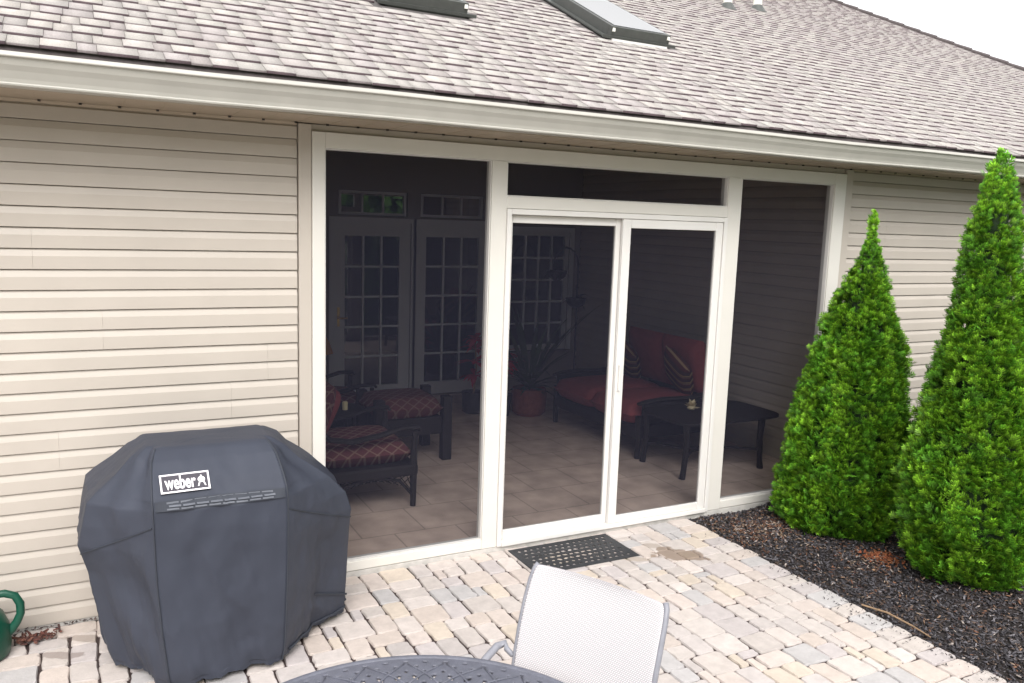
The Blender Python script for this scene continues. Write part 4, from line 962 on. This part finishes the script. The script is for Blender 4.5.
# ================================================================== ARBORVITAES
def arborvitae(x, y, prof, label, seed, n, lean=(0, 0), lighttop=.0):
    r = np.random.default_rng(seed)
    z0 = float(bedz(np.array([x]), np.array([y]))[0])
    t = thing('arborvitae', label, 'tree', (x, y, z0), 'arborvitaes in the mulch bed')
    q = MB(); H = prof[-1][0]; q.tube([(x, y, z0 - .03), (x, y, H * .5), (x + lean[0], y + lean[1], H * .95)], [.035, .022, .006], 8); q.build('trunk', M['bark'], t)
    zs_, rs_ = np.array([p[0] for p in prof]), np.array([p[1] for p in prof])
    # lumpy outline
    amp = r.uniform(.015, .045, 9); fa = r.integers(1, 6, 9); fz = r.uniform(3, 14, 9); ph = r.uniform(0, 6.28, 9)
    def rad_(z, a):
        R = np.interp(z, zs_, rs_); return R * (1 + sum(amp[i] * np.sin(fa[i] * a + fz[i] * z + ph[i]) for i in range(9)))
    # inner core
    na, nz = 28, 40; zz = np.linspace(zs_[0] + .02, H - .10, nz); aa = np.linspace(0, 2 * np.pi, na, endpoint=False)
    Zc, Ac = np.meshgrid(zz, aa, indexing='ij'); Rc = np.maximum(rad_(Zc, Ac) * .84 - .03, .002); f = (Zc / H)
    V = np.stack([x + lean[0] * f + Rc * np.cos(Ac), y + lean[1] * f + Rc * np.sin(Ac), z0 + Zc], -1).reshape(-1, 3); idx = np.arange(na * nz).reshape(nz, na); nxt = np.roll(idx, -1, 1)
    Fc = np.stack([idx[:-1], nxt[:-1], nxt[1:], idx[1:]], -1).reshape(-1, 4)
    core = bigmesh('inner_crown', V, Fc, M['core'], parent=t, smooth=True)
    # sprays: each a small fan of scale-leaf fingers
    cdf_z = np.linspace(zs_[0], H, 400); w = np.interp(cdf_z, zs_, rs_) + .02; w = np.cumsum(w); w /= w[-1]
    z = np.interp(r.random(n), w, cdf_z); a = r.uniform(0, 2 * np.pi, n)
    # cluster into tufts: pull to random tuft centres
    nt2 = n // 9; tz = np.interp(r.random(nt2), w, cdf_z); ta = r.uniform(0, 2 * np.pi, nt2); depth_t = r.uniform(-.040, .028, nt2)
    ti = r.integers(nt2, size=n); Rz = np.interp(tz[ti], zs_, rs_) + .03
    z = tz[ti] + r.normal(0, .022, n); a = ta[ti] + r.normal(0, .022, n) / Rz; dep = depth_t[ti] + r.normal(0, .015, n)
    z = np.clip(z, zs_[0], H + .03)
    R = np.maximum(rad_(np.clip(z, zs_[0], H), a) + dep * np.clip(Rz / .25, .25, 1), .0); f = z / H
    c = np.stack([x + lean[0] * f + R * np.cos(a), y + lean[1] * f + R * np.sin(a), z0 + z], -1)
    out = np.stack([np.cos(a), np.sin(a), np.zeros(n)], -1)
    upw = r.uniform(.5, 1.5, n) * (1 + 1.2 * np.clip((z / H - .8) / .2, 0, 1))
    d = out * r.uniform(.5, 1.1, n)[:, None] + np.array([0, 0, 1.]) * upw[:, None] + r.normal(0, .35, (n, 3)); d /= np.linalg.norm(d, axis=1)[:, None]
    ta_ = ta[ti] * 7 + r.normal(0, .5, n)
    side = np.stack([-np.sin(a), np.cos(a), np.zeros(n)], -1) * np.cos(ta_)[:, None] + out * np.sin(ta_)[:, None]
    side -= d * (side * d).sum(1)[:, None]; side /= np.linalg.norm(side, axis=1)[:, None]; nn = np.cross(d, side)
    L = r.uniform(.034, .060, n) * np.clip(.55 + np.interp(z, zs_, rs_) / .22 * .45, .55, 1.0) * np.where((z > H * .95) & (r.random(n) < .12), 1.9, 1.0)
    # template (s along side, t along d, h off plane) : fingers as thin quads
    quads = []
    fing = [(0, 0, 0, 1.0, .10), (0, .12, -.55, .62, .085), (0, .12, .55, .62, .085), (0, .35, -.46, .92, .085), (0, .35, .46, .92, .085), (0, .6, -.25, 1.06, .08), (0, .6, .25, 1.06, .08)]
    for (sx, sy, ex, ey, w_) in fing:
        dx, dy = ex - sx, ey - sy; l = math.hypot(dx, dy); px_, py_ = -dy / l * w_, dx / l * w_
        mx_, my_ = sx + dx * .6, sy + dy * .6; cv = .10 * abs(ex)
        quads.append([(sx, sy, 0), (mx_ + px_, my_ + py_, cv), (ex, ey, cv * 2.2), (mx_ - px_, my_ - py_, cv)])
    Q = np.array(quads)                                   # k,4,3
    V = c[:, None, None, :] + L[:, None, None, None] * (Q[None, :, :, 0:1] * side[:, None, None] + Q[None, :, :, 1:2] * d[:, None, None] + Q[None, :, :, 2:3] * nn[:, None, None])
    V = V.reshape(-1, 3); nq = len(fing); F = np.arange(len(V)).reshape(-1, 4)
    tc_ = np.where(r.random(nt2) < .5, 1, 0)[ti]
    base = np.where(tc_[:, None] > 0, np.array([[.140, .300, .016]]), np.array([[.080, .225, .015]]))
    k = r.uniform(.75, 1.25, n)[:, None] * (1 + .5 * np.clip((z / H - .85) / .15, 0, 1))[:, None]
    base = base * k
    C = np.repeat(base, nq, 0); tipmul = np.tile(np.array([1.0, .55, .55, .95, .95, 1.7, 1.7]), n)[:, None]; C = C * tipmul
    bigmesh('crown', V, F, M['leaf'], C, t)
    return t
arborvitae(3.72, -.62, [(.0, .26), (.05, .33), (.14, .39), (.33, .40), (.62, .385), (.92, .325), (1.28, .26), (1.57, .185), (1.80, .11), (1.97, .06), (2.12, .025), (2.27, .005)],
  'shorter cone-shaped arborvitae beside the porch frame', 11, 25000, (.09, 0))
arborvitae(3.75, -1.60, [(.0, .22), (.05, .27), (.14, .33), (.35, .365), (.60, .36), (.85, .315), (1.10, .255), (1.40, .205), (1.70, .165), (2.0, .125), (2.25, .10), (2.42, .07), (2.58, .01)],
  'tallest arborvitae whose thin tip reaches over the gutter', 23, 24000, (-.13, 0))
arborvitae(5.02, -1.53, [(.0, .2), (.12, .36), (.40, .43), (.80, .41), (1.2, .33), (1.7, .23), (2.1, .13), (2.35, .02)],
  'arborvitae at the right edge of the photo, mostly cut off', 37, 14000)

# trees across the lawn behind the camera: seen only in the glass
V, F = [], []
for (tx, ty, tr, th) in ((-6, -24, 3.6, 8), (2, -27, 4.5, 10), (9, -24, 3.8, 8.5), (16, -20, 4, 9), (-14, -22, 4.4, 9), (12.3, -19, 3.6, 7), (5.5, -20, 3.2, 6.5)):
    n = 2600; a = rng.uniform(0, 6.28, n); ph_ = np.arccos(rng.uniform(-1, 1, n)); R_ = tr * rng.uniform(.6, 1, n) ** .4 * (1 + .2 * np.sin(a * 3) * np.sin(ph_ * 4))
    c = np.stack([tx + R_ * np.sin(ph_) * np.cos(a), ty + R_ * np.sin(ph_) * np.sin(a), th * .56 + R_ * np.cos(ph_) * th * .42 / tr], -1)
    e1 = rng.normal(size=(n, 3)); e1 /= np.linalg.norm(e1, axis=1)[:, None]; e2 = np.cross(e1, rng.normal(size=(n, 3))); e2 /= np.linalg.norm(e2, axis=1)[:, None]
    q = np.stack([c - e1 * .28, c + e2 * .22, c + e1 * .28, c - e2 * .22], 1).reshape(-1, 3); k = len(V) and sum(len(v) for v in V); V.append(q); F.append(np.arange(len(q)).reshape(-1, 4) + k)
struct(bigmesh('distant_trees', np.concatenate(V), np.concatenate(F), M['farleaf']), 'stuff')

# ================================================================== LIGHT, SKY, CAMERA
SUN_EL, SUN_AZ = rad(46), rad(200)     # azimuth measured from +Y clockwise
w = bpy.data.worlds.new('World'); S.world = w; w.use_nodes = True; nt = w.node_tree
bg = nt.nodes['Background']; sky = nt.nodes.new('ShaderNodeTexSky'); sky.sky_type = 'NISHITA'; sky.sun_disc = False; sky.sun_elevation = SUN_EL; sky.sun_rotation = SUN_AZ
sky.air_density = 1.0; sky.dust_density = 4.0; sky.ozone_density = 1.0
hs = nt.nodes.new('ShaderNodeHueSaturation'); hs.inputs['Saturation'].default_value = .12; nt.links.new(sky.outputs[0], hs.inputs['Color']); cl = nt.nodes.new('ShaderNodeMix'); cl.data_type = 'RGBA'; cl.inputs['Factor'].default_value = .55; nt.links.new(hs.outputs[0], cl.inputs[6]); cl.inputs[7].default_value = (5.2, 5.15, 5.15, 1); nt.links.new(cl.outputs[2], bg.inputs['Color']); bg.inputs['Strength'].default_value = .15
ld = bpy.data.lights.new('sun', 'SUN'); ld.energy = 1.0; ld.angle = rad(35); ld.color = (1, .965, .94)
lo = bpy.data.objects.new('sun', ld); COL.objects.link(lo)
dirv = Vector((math.sin(SUN_AZ) * math.cos(SUN_EL), math.cos(SUN_AZ) * math.cos(SUN_EL), math.sin(SUN_EL)))
lo.rotation_euler = dirv.to_track_quat('Z', 'Y').to_euler()
cd = bpy.data.cameras.new('camera'); co = bpy.data.objects.new('camera', cd); COL.objects.link(co)
co.location = (-1.1497848, -4.6279629, 2.1468575); co.rotation_euler = (1.42626756, -.03342374, -.48039637)
cd.sensor_width = 36; cd.lens = 823.22 / 1024 * 36; cd.clip_start = .05; cd.clip_end = 1500
S.camera = co
S.view_settings.view_transform = 'Standard'; S.view_settings.look = 'None'; S.view_settings.exposure = 1.12; S.view_settings.gamma = 1
S.render.engine = 'CYCLES'
try:
    S.cycles.use_denoising = True; S.cycles.max_bounces = 8; S.cycles.transparent_max_bounces = 16; S.cycles.diffuse_bounces = 5
except Exception: pass
